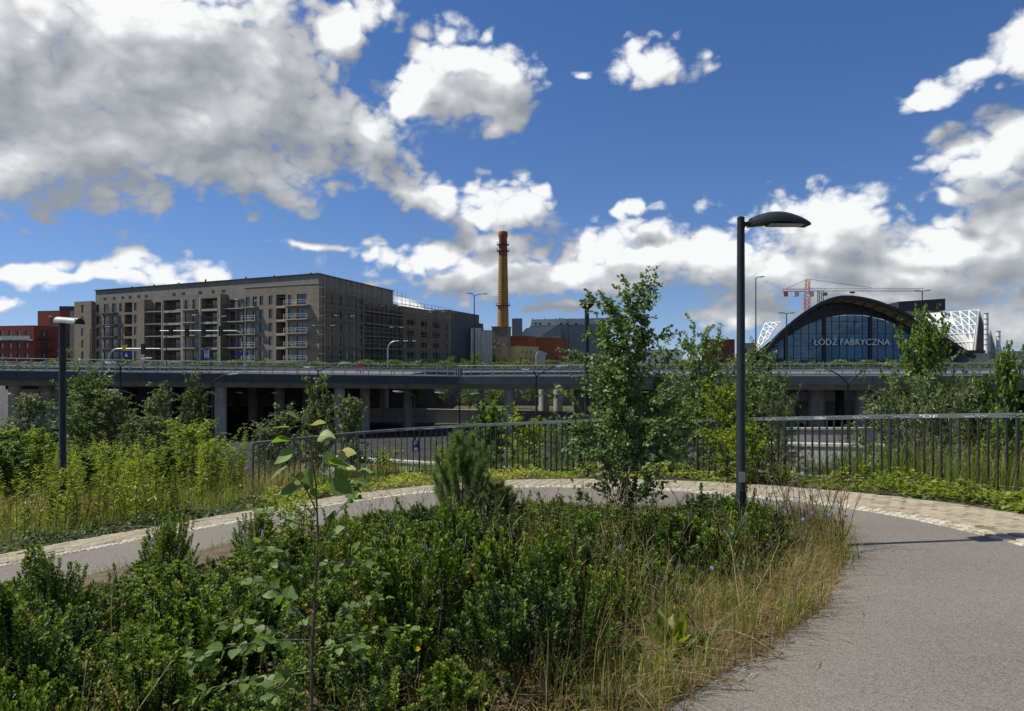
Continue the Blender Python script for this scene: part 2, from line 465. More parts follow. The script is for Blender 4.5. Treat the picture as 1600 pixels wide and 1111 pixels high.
INNER = [(-15, 1.0), (-11.5, 3.6), (-8.6, 6.2), (-6.3, 8.6), (-5.35, 9.75), (-4.7, 10.4), (-3.9, 11.25), (-3.0, 12.1), (-1.9, 12.75), (-.7, 12.95), (.5, 12.55), (1.6, 11.85), (2.6, 10.95),
         (3.4, 9.9), (3.95, 9.0), (4.3, 8.2), (4.5, 7.3), (4.6, 6.3), (4.62, 5), (4.6, 3), (4.5, 0), (4.4, -8)]
inner = resample(INNER, .1)
def off(pts, w):
    out = []
    for i, p in enumerate(pts):
        d = (pts[min(i + 1, len(pts) - 1)] - pts[max(i - 1, 0)]).normalized(); out.append(p + Vector((-d.y, d.x, 0)) * w)
    return out
EDGE_W, PAVE_W = .24, .80
mid_ = off(inner, EDGE_W); outer = off(inner, EDGE_W + PAVE_W)
sheet('footpath', [tuple(p[:2]) for p in inner[::4]] + [(-15, -8)], .012, M_asphalt, 'grey asphalt footpath curving round the planted bed', 'path')
strip_pts = [tuple(p[:2]) for p in inner[::4]] + [tuple(p[:2]) for p in outer[::4]][::-1]
pav = sheet('paved_strip', strip_pts, .008, M_joint, 'strip of small beige pavers with a pale sett edge beside the asphalt', 'paving')

BED = [(-5.3, 7.1), (-4.5, 8.15), (-3.5, 9.4), (-2.1, 10.7), (-.9, 11.1), (.2, 11.0), (1.5, 10.3), (2.6, 9.3), (3.35, 8.4), (3.55, 7.7), (3.09, 6.48), (2.26, 5.12), (1.57, 4.36), (.98, 3.85),
       (.45, 3.35), (-.3, 2.8), (-1.4, 2.2), (-2.8, 1.5), (-5, .8), (-8.4, 1.0), (-7.4, 4.4)]


def in_poly(poly, x, y): return poly_sd(poly, np.asarray(x, float), np.asarray(y, float))


def build_bed():
    xs = np.arange(-8.6, 3.8, .1); ys = np.arange(.6, 11.3, .1); XX, YY = np.meshgrid(xs, ys)
    d, ins = in_poly(BED, XX, YY); nz = rng.normal(0, 1, XX.shape)
    nz = (nz + np.roll(nz, 1, 0) + np.roll(nz, 1, 1) + np.roll(nz, -1, 0)) / 4
    ZZ = -.048 * YY + .069 * XX + np.where(ins, .016 + .05 * np.clip(d / .5, 0, 1) + .012 * nz * np.clip(d * 3, 0, 1), .004)
    nx = len(xs); V = np.stack([XX.ravel(), YY.ravel(), ZZ.ravel()], 1)
    i, j = np.meshgrid(np.arange(nx - 1), np.arange(len(ys) - 1)); a = (j * nx + i).ravel()
    Fc = np.stack([a, a + 1, a + nx + 1, a + nx], 1)
    keep = (ins.ravel()[Fc]).any(1)
    Fc = Fc[keep]; u, inv = np.unique(Fc, return_inverse=True)
    tag(obj('planting_bed', np_mesh('planting_bed', V[u], inv.reshape(Fc.shape), M_soil, smooth=True)), 'brown soil of the planted bed inside the curving path', 'soil', kind='structure')
build_bed()

SLOPE_N = Vector((-.069, .048, 1)).normalized()
def plane_z(x, y): return -.048 * y + .069 * x
def slope_matrix(x, y, tang, dz):
    t = Vector((tang.x, tang.y, 0)); t.z = .069 * t.x - .048 * t.y; t.normalize()
    n = SLOPE_N; b = n.cross(t)
    M = Matrix((t, b, n)).transposed().to_4x4(); M.translation = (x, y, plane_z(x, y) + dz); return M


def piece_mesh(name, lx, ly, lz, m, ch=.006):
    b = MB(); x, y = lx / 2, ly / 2
    lo = [(-x, -y, 0), (x, -y, 0), (x, y, 0), (-x, y, 0)]; mi = [(a, c, lz - ch) for a, c, _ in lo]
    hi = [(a * (1 - ch / x), c * (1 - ch / y), lz) for a, c, _ in lo]
    b._add(lo + mi + hi, [(0, 1, 5, 4), (1, 2, 6, 5), (2, 3, 7, 6), (3, 0, 4, 7), (4, 5, 9, 8), (5, 6, 10, 9), (6, 7, 11, 10), (7, 4, 8, 11), (8, 9, 10, 11)])
    return b.mesh(name, m)


def lay_pieces(curve_fn, rows, length, name, meshes, w_row, dz, parent, skip=0.0):
    spots = []
    for r in range(rows):
        c = resample([tuple(p[:2]) for p in curve_fn(w_row * (r + .5))][::6], length)
        for i in range(1, len(c) - 1):
            if (r % 2) : p = (c[i] + c[i + 1]) * .5
            else: p = c[i]
            tg = (c[i + 1] - c[i - 1]).normalized()
            if random.random() < skip: continue
            spots.append((p, tg))
    vis = []
    for q in spots:
        p = q[0]; d = p.y
        if d > 1 and abs(p.x / d) < .74: vis.append((p.length, q))
    vis.sort(key=lambda a: a[0])
    big = [q for _, q in vis[:300]]; ids = set(id(q) for q in big); rest = [q for q in spots if id(q) not in ids and q[0].y > -2]
    def mtx(q):
        return slope_matrix(q[0].x, q[0].y, q[1], dz + random.uniform(-.004, .003)) @ Matrix.Rotation(random.gauss(0, .025), 4, 'Z') @ Matrix.Rotation(random.gauss(0, .012), 4, 'X')
    for q in big: obj(name, random.choice(meshes), parent, mtx(q))
    for mi, base in enumerate(meshes[:2]):
        co = np.array([v.co[:] for v in base.vertices]); fs = np.array([list(p.vertices) for p in base.polygons]); Vs, Fs = [], []
        for n_, q in enumerate(rest[mi::2]):
            M = np.array(mtx(q)); Vs.append(co @ M[:3, :3].T + M[:3, 3]); Fs.append(fs + n_ * len(co))
        o = obj(name + '_field', np_mesh(name + '_field', np.concatenate(Vs), np.concatenate(Fs), base.materials[0]), parent); o['kind'] = 'stuff'

pm = [piece_mesh('paver', .205, .098, .05, M_paver), piece_mesh('paver', .200, .095, .05, M_paver2), piece_mesh('paver', .204, .097, .05, M_paver)]
sm = [piece_mesh('sett', .098, .094, .05, M_sett, .010), piece_mesh('sett', .094, .098, .052, M_sett, .012), piece_mesh('sett', .097, .08, .05, M_paver, .014)]
lay_pieces(lambda w: off(inner, EDGE_W + w), 8, .212, 'paver', pm, PAVE_W / 8, -.028, pav, .004)
lay_pieces(lambda w: off(inner, w), 2, .104, 'sett', sm, .108, -.028, pav, .015)

# ------------------------------------------------------------------ bridge
BL0, BM, BR0 = Vector((-84, 52.3, 1.4)), Vector((-5.4, 72, -.08)), Vector((78, 55.5, .42))   # deck edge, left / joint / right


def frame_along(a, b):
    """matrix: x along a->b, y away from the camera, z up"""
    d = (b - a); L = math.hypot(d.x, d.y); t = Vector((d.x / L, d.y / L, d.z / L)).normalized(); y = Vector((-t.y, t.x, 0)).normalized(); z = t.cross(y)
    M = Matrix((t, y, z)).transposed().to_4x4(); M.translation = a; return M, d.length


def bridge(a, b, depth, label, cols, fm, lamp_boxes=()):
    M, L = frame_along(a, b)
    root = empty('bridge', a, 0, label, 'bridge'); root.matrix_world = M
    MB().box(0, L, .25, depth, -.28, 0).build('deck', M_lower, root)
    n = int(L / 2.4); w = L / n
    pm_ = MB().box(.012, w - .012, 0, .22, -.72, .06).mesh('fascia_panel', fm)
    for i in range(n): obj('fascia_panel', pm_, root, Matrix.Translation((i * w, random.uniform(-.012, .012), 0)))
    b2 = MB(); b2.prism([(0, -.72), (0, -.28), (L, -.28), (L, -.72)], .23, .6)
    b2.build('edge_beam', M_conc, root)
    be = MB(); be._add([(0, .3, -.72), (L, .3, -.72), (L, .95, -1.25), (0, .95, -1.25), (0, depth, -1.25), (L, depth, -1.25), (0, depth, -.284), (L, depth, -.284)],
                       [(0, 1, 2, 3), (3, 2, 5, 4), (4, 5, 7, 6)])
    be.build('soffit', M_conc, root)
    MB().box(0, L, .6, 1.0, 0, .12).build('kerb', M_conc_l, root)
    # railing: posts, three rails; a guard rail and a second railing beyond
    post = MB().box(-.04, .04, -.03, .05, 0, 1.1).mesh('railing_post', M_steel)
    np_ = int(L / 1.12)
    for i in range(np_ + 1): obj('railing_post', post, root, Matrix.Translation((min(L - .05, .05 + i * L / np_), .12, .061)))
    for z, r in ((1.12, .032), (.80, .022), (.46, .036), (.14, .022)):
        MB().tube([(0, .12, z + .06), (L, .12, z + .06)], r, 6).build('rail', M_steel, root)
    gp = MB().box(-.05, .05, -.04, .04, 0, .78).mesh('guard_post', M_steel)
    ng = int(L / 3.1)
    for i in range(ng + 1): obj('guard_post', gp, root, Matrix.Translation((.1 + i * (L - .2) / ng, 1.5, 0)))
    MB().prism([(0, .54), (0, .72), (L, .72), (L, .54)], 1.42, 1.458).build('guard_rail', M_steel, root)
    for i, (px, yo, r) in enumerate(cols):
        # where the sight line at px crosses the line yo behind the deck edge
        ca, sa = M.col[0].xy, M.col[1].xy
        o2 = a.xy + sa * yo; k = (px - 800) / F_PX
        s = (k * o2.y - o2.x) / (ca.x - k * ca.y)
        if not (0 < s < L): continue
        wpt = M @ Vector((s, yo, -1.25))
        hgt = wpt.z - LOW
        c = MB(); c.tube([(0, 0, -hgt - .4), (0, 0, .002)], r, 20)
        o = c.build('column', M_conc, None, smooth=True); o.parent = root
        o.matrix_parent_inverse = M.inverted(); o.location = wpt
    return root, M, L

brL, ML, LL = bridge(BL0, BM - Vector((.03, 0, 0)), 13, 'long road bridge with dark shade-toned fascia panels rising in front of the brick apartment block',
    [(24, 1.7, .52), (73, 3.2, .6), (345, 1.6, .56), (531, 1.7, .53), (185, 9, .5), (262, 11, .5), (437, 9, .55), (120, 14, .5), (300, 19, .55), (480, 20, .55), (395, 22, .5), (600, 20, .6)], M_fascia_shaded)
M_fascia_lit = mat('fascia_panel_lit', (.095, .105, .108), .65, .25, .5, spec=.25, stain=.35)  # right run: sunlit look put into a paler copy of the panel colour
brR, MR, LR = bridge(BM + Vector((.03, 0, 0)), BR0, 15, 'road bridge with fascia panels toned paler as sunlit running in front of the arched station',
    [(796, 1.7, .52), (1275, 6, .8), (1345, 5, .6), (1495, 3, .55), (660, 12, .55), (692, 12, .5), (756, 17, .7), (716, 22, .6), (850, 18, .65), (872, 24, .6), (905, 10, .6), (1230, 14, .8), (1400, 12, .6), (1560, 4, .55)], M_fascia_lit)
# odd columns near the joint
for px, d, r in ((570, 74, .52), (637, 79, .5)):
    c = MB().tube([(0, 0, 0), (0, 0, -1.2 - LOW)], r, 20).build('bridge_pier', M_conc, None, smooth=True)
    c.location = (X(px, d), d, LOW - .1)
    tag(c, 'round concrete pier just left of the bridge joint' if px == 570 else 'round concrete pier standing a little behind the bridge joint', 'pier')

def plaza(x0, x1, label):
    r = empty('plaza_deck', (x0, 84, 0), 0, label, 'deck')
    ya = lambda x: (52.3 + (x + 84) * .2506 + 12.6) if x < -5.4 else (72 - (x + 5.4) * .198 + 14.5)
    b = MB(); pts = [(x0, ya(x0)), (x1, ya(x1)), (x1, 117.6), (x0 * (1.55 if x0 < 0 else 1), 117.6)]  # far edge stretched outwards so the ground below stays shaded
    b._add([(x - x0, y - 84, z) for z in (-1.35, -.12) for x, y in pts], [(0, 1, 2, 3), (4, 5, 6, 7), (0, 1, 5, 4), (1, 2, 6, 5), (2, 3, 7, 6), (3, 0, 4, 7)])
    b.build('slab', M_conc_d, r)  # dark tone puts the black shade under the deck into colour
    for i in range(int((x1 - x0) / 8)):
        for y in (90, 102):
            c = MB().tube([(4 + i * 8, y - 84 + i % 2, LOW - .2), (4 + i * 8, y - 84 + i % 2, -1.3)], .5, 14).build('column', M_conc_d, r, smooth=True)
plaza(-52, -13, 'plaza deck behind the long bridge, toned dark for shade below')
plaza(14, 90, 'plaza deck in front of the arched station, toned dark for shade below')

def wall(name, p, q, thick, z0, z1, m, label, cat='wall', cope=None):
    """straight wall from p to q (x, y), top edge may slope: z1 = (left, right)"""
    p = Vector((*p, 0)); q = Vector((*q, 0)); M, L = frame_along(p, q)
    zl, zr = z1 if hasattr(z1, '__len__') else (z1, z1)
    o = MB().prism([(0, z0), (0, zl), (L, zr), (L, z0)], 0, thick).build(name, m)
    o.matrix_world = M; tag(o, label, cat)
    if cope:
        MB().prism([(-.02, zl), (-.02, zl + .12), (L + .02, zr + .12), (L + .02, zr)], -.06, thick + .06).build('coping', cope, o)
    return o

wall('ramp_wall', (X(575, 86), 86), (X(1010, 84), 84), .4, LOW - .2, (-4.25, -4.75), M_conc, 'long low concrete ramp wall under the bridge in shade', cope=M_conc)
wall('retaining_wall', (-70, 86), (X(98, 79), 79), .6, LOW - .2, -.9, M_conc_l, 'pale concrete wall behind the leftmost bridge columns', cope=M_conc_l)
wall('retaining_wall', (-260, 117.8), (260, 117.8), .9, LOW - .3, .35, M_conc_d, 'concrete wall toned dark as shaded, holding the street behind the sunken road')  # shade below the bridge put into the wall's dark colour
wall('road_parapet', (X(470, 46), 46), (X(800, 37), 37), .35, LOW - .4, (-4.55, -4.05), M_conc_l, 'pale concrete road parapet with red graffiti', cope=M_conc_l)
wall('road_parapet', (X(60, 40), 40), (X(300, 44), 44), .35, LOW - .4, (-4.7, -4.6), M_conc_l, 'pale concrete parapet behind the young birches', cope=M_conc_l)
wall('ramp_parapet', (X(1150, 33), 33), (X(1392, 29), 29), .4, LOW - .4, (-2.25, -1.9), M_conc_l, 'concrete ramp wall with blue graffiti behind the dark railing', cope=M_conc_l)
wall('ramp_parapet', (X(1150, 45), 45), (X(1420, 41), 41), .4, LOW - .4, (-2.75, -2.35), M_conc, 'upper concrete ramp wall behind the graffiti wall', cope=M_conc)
# sunken road beyond the bank
rd = MB(); rd.quad((-200, 47, LOW + .02), (200, 47, LOW + .02), (200, 83, LOW + .02), (-200, 83, LOW + .02))
tag(rd.build('lower_road', M_lower), 'sunken asphalt road passing under the bridge', 'road', kind='structure')
st = MB(); st.quad((-400, 121, .02), (400, 121, .02), (400, 134, .02), (-400, 134, .02))
tag(st.build('street', M_lower), 'asphalt street in front of the apartment block', 'road', kind='structure')
gr_ = MB()
for x0, x1 in ((X(318, 58), X(400, 55.5)),):
    gr_.prism([(x0, 0), (x0, .32), (x1, .32), (x1, 0)], -.03, .03); gr_.tube([(x0, -.06, .2), (x1, -.06, .2)], .05, 6)
o = gr_.build('guard_rail', M_steel); o.location = (0, 50, LOW + .62); tag(o, 'low galvanised guard rail beside the sunken road', 'guard rail')
for i in range(5):
    p_ = MB().box(-.05, .05, -.04, .04, 0, .75).build('guard_post', M_steel, o); p_.location = (X(322, 58) + i * 1.05, .02, -.62)


# ------------------------------------------------------------------ lamps
def park_lamp(name, base, hgt, head_rz, label):
    """tapered pole, short arm and hooded trough-shaped head"""
    root = empty(name, base, head_rz, label, 'lamp')
    MB().tube([(0, 0, -.4), (0, 0, .55), (0, 0, .56), (0, 0, hgt - .02), (0, 0, hgt), (0, 0, hgt + .012)], [.052, .052, .046, .036, .036, .02], 20).build('pole', M_dark, root, smooth=True)
    MB().box(-.026, .026, -.056, -.04, .36, .6).build('service_door', M_dark, root, bevel=.004)
    MB().box(-.028, .028, -.0495, -.0455, .68, .78).build('sticker', mat('sticker', (.45, .43, .33), .6), root)
    a = MB(); a.tube([(.02, 0, hgt - .07), (.11, 0, hgt - .055)], .024, 12); a.tube([(.02, 0, hgt - .07), (.036, 0, hgt - .069)], .036, 12)
    a.build('arm', M_dark, root, smooth=True)
    n = 14; top, bot = [], []
    L0, L1 = .09, .66
    hd = MB(); rings = []
    for i in range(n + 1):
        t = i / n; x = L0 + (L1 - L0) * t
        wd = .05 + .085 * math.sin(math.pi * min(1, .22 + t * .55)) * (1 if t < .8 else 1 - ((t - .8) / .2) ** 2 * .45)
        ht = .03 + .085 * math.sin(math.pi * (.16 + .80 * t)) ** .8
        z0 = hgt - .085 + .03 * math.sin(math.pi * t)
        ring = [(x, wd * math.cos(q), z0 + (ht * math.sin(q) if math.sin(q) > 0 else .0)) for q in [math.pi * j / 10 for j in range(11)]]
        rings.append(ring)
    vs = [p for r in rings for p in r]; m_ = 11
    fs = [(i * m_ + j, i * m_ + j + 1, (i + 1) * m_ + j + 1, (i + 1) * m_ + j) for i in range(n) for j in range(m_ - 1)]
    fs += [(i * m_, (i + 1) * m_, (i + 1) * m_ + m_ - 1, i * m_ + m_ - 1) for i in range(n)]
    fs += [tuple(range(m_)), tuple(n * m_ + j for j in range(m_ - 1, -1, -1))]
    hd._add(vs, fs); h = hd.build('head', M_dark, root, smooth=True)
    MB().box(L0 + .17, L1 - .06, -.07, .07, hgt - .083, hgt - .066).build('lens', M_lens, h, bevel=.004)
    MB().box(L0 + .02, L0 + .13, -.03, .03, hgt - .012, hgt + .002).build('hinge', M_dark, h, bevel=.004)
    return root

lx, ly = 2.255, 7.0
park_lamp('park_lamp', (lx, ly, plane_z(lx, ly)), EYE + Z(340, ly) - EYE - plane_z(lx, ly), 0.0, 'tall dark lamp post with a hooded head rising from the box shrubs')


def trough_lamp(base, hgt, label):
    root = empty('park_lamp', base, R(-20), label, 'lamp')
    MB().tube([(0, 0, -.4), (0, 0, .9), (0, 0, .91), (0, 0, hgt)], [.066, .066, .058, .055], 20).build('pole', M_dark, root, smooth=True)
    MB().box(-.035, .035, -.08, -.05, .4, .8).build('service_door', M_dark, root, bevel=.004)
    b = MB(); n = 12
    out = [(.105 * math.cos(q) - .0, .105 * math.sin(q)) for q in [math.pi * j / n for j in range(n + 1)]]
    inn = [(x * .92, z * .9) for x, z in out][::-1]
    M = Matrix.Translation((.16, 0, hgt - .03)) @ Matrix.Rotation(R(90), 4, 'Z') @ Matrix.Rotation(R(4), 4, 'X')
    b.prism(out + inn, -.25, .26, M)
    h = b.build('head', mat('lamp_hood', (.20, .205, .205), .5, .3, 8, metal=.2), root, smooth=True)
    MB().box(-.09, .09, -.235, -.228, .0, .085, M).build('end_plate', M_dark, h)
    MB().box(-.09, .09, -.225, .25, .005, .02, M).build('lens', M_lens, h)
    MB().box(-.015, .02, .1, .16, .1035, .109, M).build('badge', M_dark, h)
    return root
bx, by = -7.75, 12.25
trough_lamp((bx, by, plane_z(bx, by)), Z(503, by) - plane_z(bx, by), 'lamp post with a pale half-round hood among the weeds on the bank')


def arm_lamp(base, top, arms, r0, label, name='street_lamp', group=None, head_len=.75, curved=True, hm=None):
    """slim road lamp: pole, curved arms and flat heads. arms: list of (angle, reach, rise)"""
    root = empty(name, base, 0, label, 'lamp', group); h = top - base[2]
    MB().tube([(0, 0, -.2), (0, 0, .9), (0, 0, h)], [r0 * 1.25, r0 * 1.2, r0 * .7], 10).build('pole', M_dark if hm is None else hm, root, smooth=True)
    for ang, reach, rise in arms:
        ca, sa = math.cos(ang), math.sin(ang)
        pts = [(ca * reach * t, sa * reach * t, h - .05 + rise * math.sin(t * math.pi / 2)) for t in (np.linspace(0, 1, 8) if curved else (0, .5, 1))]
        MB().tube(pts, r0 * .55, 8).build('arm', M_dark if hm is None else hm, root, smooth=True)
        M = Matrix.Translation(pts[-1]) @ Matrix.Rotation(ang, 4, 'Z') @ Matrix.Rotation(R(-6), 4, 'Y')
        hb = MB(); w = head_len * .19
        hb._add([M @ Vector(q) for q in [(-.1, -.05, -.04), (-.1, .05, -.04), (head_len * .35, w, -.05), (head_len, w * .6, -.02), (head_len, -w * .6, -.02), (head_len * .35, -w, -.05),
                                         (-.1, -.04, .05), (-.1, .04, .05), (head_len * .35, w * .7, .09), (head_len, w * .4, .03), (head_len, -w * .4, .03), (head_len * .35, -w * .7, .09)]],
                [(0, 1, 2, 3, 4, 5), (6, 7, 8, 9, 10, 11), (0, 1, 7, 6), (1, 2, 8, 7), (2, 3, 9, 8), (3, 4, 10, 9), (4, 5, 11, 10), (5, 0, 6, 11)])
        hd = hb.build('head', M_steel, root)
        MB().box(head_len * .2, head_len * .8, -w * .5, w * .5, -.075, -.05, M).build('lens', M_lens, hd)
    return root

PI = math.pi
low = lambda px, d: (X(px, d), d, LOW)
for px, py, d, arms, lab in (
    (188, 572, 50, [(0, 1.5, .55), (PI * .97, .35, .25)], 'twin-headed road lamp standing before the tall birch under the long bridge'),
    (213, 618, 62, [(PI, 1.6, .5)], 'small road lamp in the dark below the long bridge'),
    (332, 596, 56, [(0, 1.3, .6)], 'single-arm road lamp beside the wide bridge column'),
    (402, 622, 70, [(.15, 1.5, .55), (PI, 1.5, .55)], 'lamp with two level arms in the dark below the long bridge'),
    (497, 580, 52, [(0, 1.6, .6), (PI, .3, .3)], 'road lamp reaching up to the bridge railing above a thin birch'),
    (648, 618, 60, [(PI * 1.0, 1.1, .35)], 'road lamp with a white head beside the blue parking sign'),
    (718, 622, 64, [(PI, 1.5, .5), (.1, 1.0, .4)], 'thin road lamp in front of the low ramp wall'),
    (838, 588, 48, [(0, 1.4, .7), (PI, .25, .45)], 'twin road lamp rising past the round pier beside the birch'),
    (1325, 598, 42, [(.05, 1.15, .75), (PI - .05, 1.15, .75)], 'road lamp with two curved arms in front of the arched station')):
    arm_lamp(low(px, d), Z(py, d), arms, .075, lab, group='lamps along the sunken road')
dk = lambda px, d, z=0.0: (X(px, d), d, z)
for px, py, d, arms, lab in (
    (741, 462, 86, [(0, .9, .25), (PI, .3, .3)], 'tall bridge lamp standing left of the brick chimney'),
    (1181, 434, 82, [(0, .35, .12)], 'tallest slim lamp left of the station arch'),
    (1229, 490, 84, [(0, .3, .1), (PI, .3, .1)], 'slim lamp in front of the left end of the station glass'),
    (1441, 455, 82, [(0, .35, .1), (PI, .3, .05)], 'slim lamp in front of the black-topped tower'),
    (888, 502, 150, [(0, 1.6, .5), (PI, 1.5, .7)], 'twin-armed lamp before the grey museum wall'),
    (106, 497, 160, [(PI, 3.5, .4)], 'street lamp beside the red brick tower'),
    (29, 534, 130, [(PI, 2.6, .5), (0, 1.9, .3)], 'twin street lamp in front of the low red block'),
    (141, 514, 120, [(0, 2.6, .4)], 'street lamp before the outermost wing of the brick apartment block'),
    (260, 490, 110, [(0, 1.5, .6)], 'street lamp before the loggias of the brick apartment block'),
    (330, 497, 115, [(PI, 2.3, .5), (0, 1.7, .3)], 'twin street lamp rising behind the blue arrow sign'),
    (381, 472, 120, [(0, 1.8, .3), (PI, .8, .4)], 'tall street lamp before the setback balconies'),
    (506, 512, 125, [(0, 1.3, .4), (PI, 1.3, .4)], 'twin street lamp before the scaffolded corner'),
    (537, 496, 130, [(0, 1.3, .3), (PI, 1.0, .4)], 'taller twin street lamp before the scaffolding'),
    (618, 514, 125, [(0, .8, .3), (PI, .3, .3)], 'street lamp before the far scaffolded wing'),
    (681, 490, 150, [(0, 1.2, .4), (PI, .8, .3)], 'slim street lamp before the lower wing of the brick block')):
    arm_lamp(dk(px, d), Z(py, d), arms, .075, lab, group='lamps on the bridge and street')
# floodlight mast in front of the birch
fd = 19.0; root = empty('flood_mast', (X(917, fd), fd, H1(X(917, fd), fd)), 0, 'dark mast with a square lamp head beside the birch', 'lamp')
hz = Z(482, fd) - root.location.z
MB().tube([(0, 0, -.4), (0, 0, 1.2), (0, 0, hz)], [.075, .072, .06], 14).build('pole', M_dark, root, smooth=True)
fb = MB(); fb._add([(-.09, -.09, hz), (.09, -.09, hz), (.09, .09, hz), (-.09, .09, hz), (-.19, -.16, hz + .11), (.19, -.16, hz + .11), (.19, .16, hz + .11), (-.19, .16, hz + .11)],
                   [(0, 1, 2, 3), (0, 1, 5, 4), (1, 2, 6, 5), (2, 3, 7, 6), (3, 0, 4, 7), (4, 5, 6, 7)])
fh = fb.build('head', M_dark, root); MB().box(-.18, .18, -.15, .15, hz + .112, hz + .2).build('lamp_glass', M_lens, fh); MB().box(-.2, .2, -.17, .17, hz + .202, hz + .225).build('lid', M_dark, fh)

# ------------------------------------------------------------------ railing along the path
def railing(pts, label, bars_h, step):
    c = resample(pts, step); root = empty('railing', (c[0].x, c[0].y, plane_z(c[0].x, c[0].y)), 0, label, 'railing')
    inv = root.matrix_world.copy(); o0 = Vector(root.location)
    top = [Vector((p.x, p.y, plane_z(p.x, p.y) + bars_h)) - o0 for p in c]
    bar = MB().box(-.006, .006, -.021, .021, -.15, bars_h - .015).mesh('bar', M_rail)
    post = MB().box(-.011, .011, -.03, .03, -.3, bars_h - .012).mesh('post', M_rail)
    for i, p in enumerate(c):
        d = (c[min(i + 1, len(c) - 1)] - c[max(i - 1, 0)]).normalized(); a = math.atan2(d.y, d.x)
        big = i % 14 == 0 or i == len(c) - 1
        o = obj('post' if big else 'bar', post if big else bar, root)
        o.matrix_local = Matrix.Translation(Vector((p.x, p.y, plane_z(p.x, p.y))) - o0) @ Matrix.Rotation(a + random.gauss(0, .05), 4, 'Z') @ Matrix.Rotation(random.gauss(0, .006), 4, 'Y')
    # handrail: flat band leaning towards the path, one length per field
    for s in range(0, len(c) - 1, 14):
        e = min(s + 14, len(c) - 1); mb = MB(); vs = []
        for i in range(s, e + 1):
            d = (c[min(i + 1, len(c) - 1)] - c[max(i - 1, 0)]).normalized(); nrm = Vector((d.y, -d.x, 0))
            q = top[i] + d * (.004 if i == s else (-.004 if i == e else 0))
            vs += [q + nrm * .03 + Vector((0, 0, -.03)), q + nrm * .026 + Vector((0, 0, .024)), q - nrm * .03 + Vector((0, 0, .026)), q - nrm * .03 + Vector((0, 0, -.012)), q - nrm * .0 + Vector((0, 0, -.034))]
        k = e - s; fs = [(i * 5 + j, i * 5 + (j + 1) % 5, (i + 1) * 5 + (j + 1) % 5, (i + 1) * 5 + j) for i in range(k) for j in range(5)] + [(0, 1, 2, 3, 4), tuple(k * 5 + j for j in (4, 3, 2, 1, 0))]
        mb._add(vs, fs); mb.build('handrail', M_handrail, root)
    # lower rail
    low_ = [q + Vector((0, 0, -bars_h + .1)) for q in top]
    MB().tube(low_[::2], .012, 6).build('lower_rail', M_rail, root)
    return root, c

railL, cL = railing(RAILP[:8], 'dark steel bar railing curving along the path behind the poplar sapling', 1.06, .135)
railR, cR = railing(RAILP[8:], 'dark steel bar railing with painted scrawls on its handrail above yellowing ivy', 1.0, .115)


def text_mesh(body, size, m, extrude=.002, name='lettering'):
    cu = bpy.data.curves.new(name, 'FONT'); cu.body = body; cu.size = size; cu.extrude = extrude; cu.align_x = 'CENTER'; cu.align_y = 'CENTER'; cu.resolution_u = 3
    o = bpy.data.objects.new(name, cu); COL.objects.link(o); bpy.context.view_layer.update()
    me = bpy.data.meshes.new_from_object(o.evaluated_get(bpy.context.evaluated_depsgraph_get()))
    bpy.data.objects.remove(o); bpy.data.curves.remove(cu); me.materials.clear(); me.materials.append(m); me.name = name
    return me


def on_rail(root, c, px, bars_h, body, sx, sz, m, style='text'):
    """paint a scrawl on the face of the handrail at picture column px"""
    best = min(range(1, len(c) - 1), key=lambda i: abs(c[i].x / c[i].y - (px - 800) / F_PX)); p = c[best]
    d = (c[best + 1] - c[best - 1]).normalized(); nrm = Vector((d.y, -d.x, 0))
    up = (nrm * -.006 + Vector((0, 0, .062))).normalized(); out = d.cross(up)
    if out.dot(nrm) < 0: out = -out
    ctr = Vector((p.x, p.y, plane_z(p.x, p.y) + bars_h)) - root.location + nrm * .0292 + Vector((0, 0, -.002))
    dd = Vector((d.x, d.y, .069 * d.x - .048 * d.y)).normalized()
    M = Matrix((dd, up, out)).transposed().to_4x4(); M.translation = ctr
    if style == 'text':
        me = text_mesh(body, .055, m, .0008, 'painted_scrawl')
        obj('painted_scrawl', me, root, M @ Matrix.Diagonal((sx, sz, 1, 1)))
    else:
        mb = MB(); q = random.Random(px); x = -.12 * sx; pts = []
        while x < .12 * sx:
            pts.append((x, q.uniform(-.02, .02) * sz, 0)); x += q.uniform(.004, .02) * sx
        mb.tube(pts, .0022, 4); obj('painted_scrawl', mb.mesh('painted_scrawl', m), root, M)
M_paintw = mat('paint_white', (.72, .73, .72), .6, .2, 40)
M_paintd = mat('paint_dark', (.03, .03, .035), .6, .2, 40)
on_rail(railR, cR, 1278, 1.0, 'HOBU', 1.5, .95, M_paintw)
on_rail(railR, cR, 1450, 1.0, 'TPOF', 3.0, 1.0, M_paintw)
for px, sx in ((1130, 2.2), (1200, 2.0), (1240, 1.2), (1305, 1.2), (1340, 1.6), (1375, 2.2), (1400, 1.6), (1520, 2.0), (1570, 3.0), (1590, 1.6)): on_rail(railR, cR, px, 1.0, '', sx, .9, M_paintd if px % 20 else M_paintw, 'scrawl')
for px, sx in ((610, 3.0), (640, 4.0), (665, 3.0), (690, 3.0)): on_rail(railL, cL, px, 1.06, '', sx, .9, M_paintw, 'scrawl')
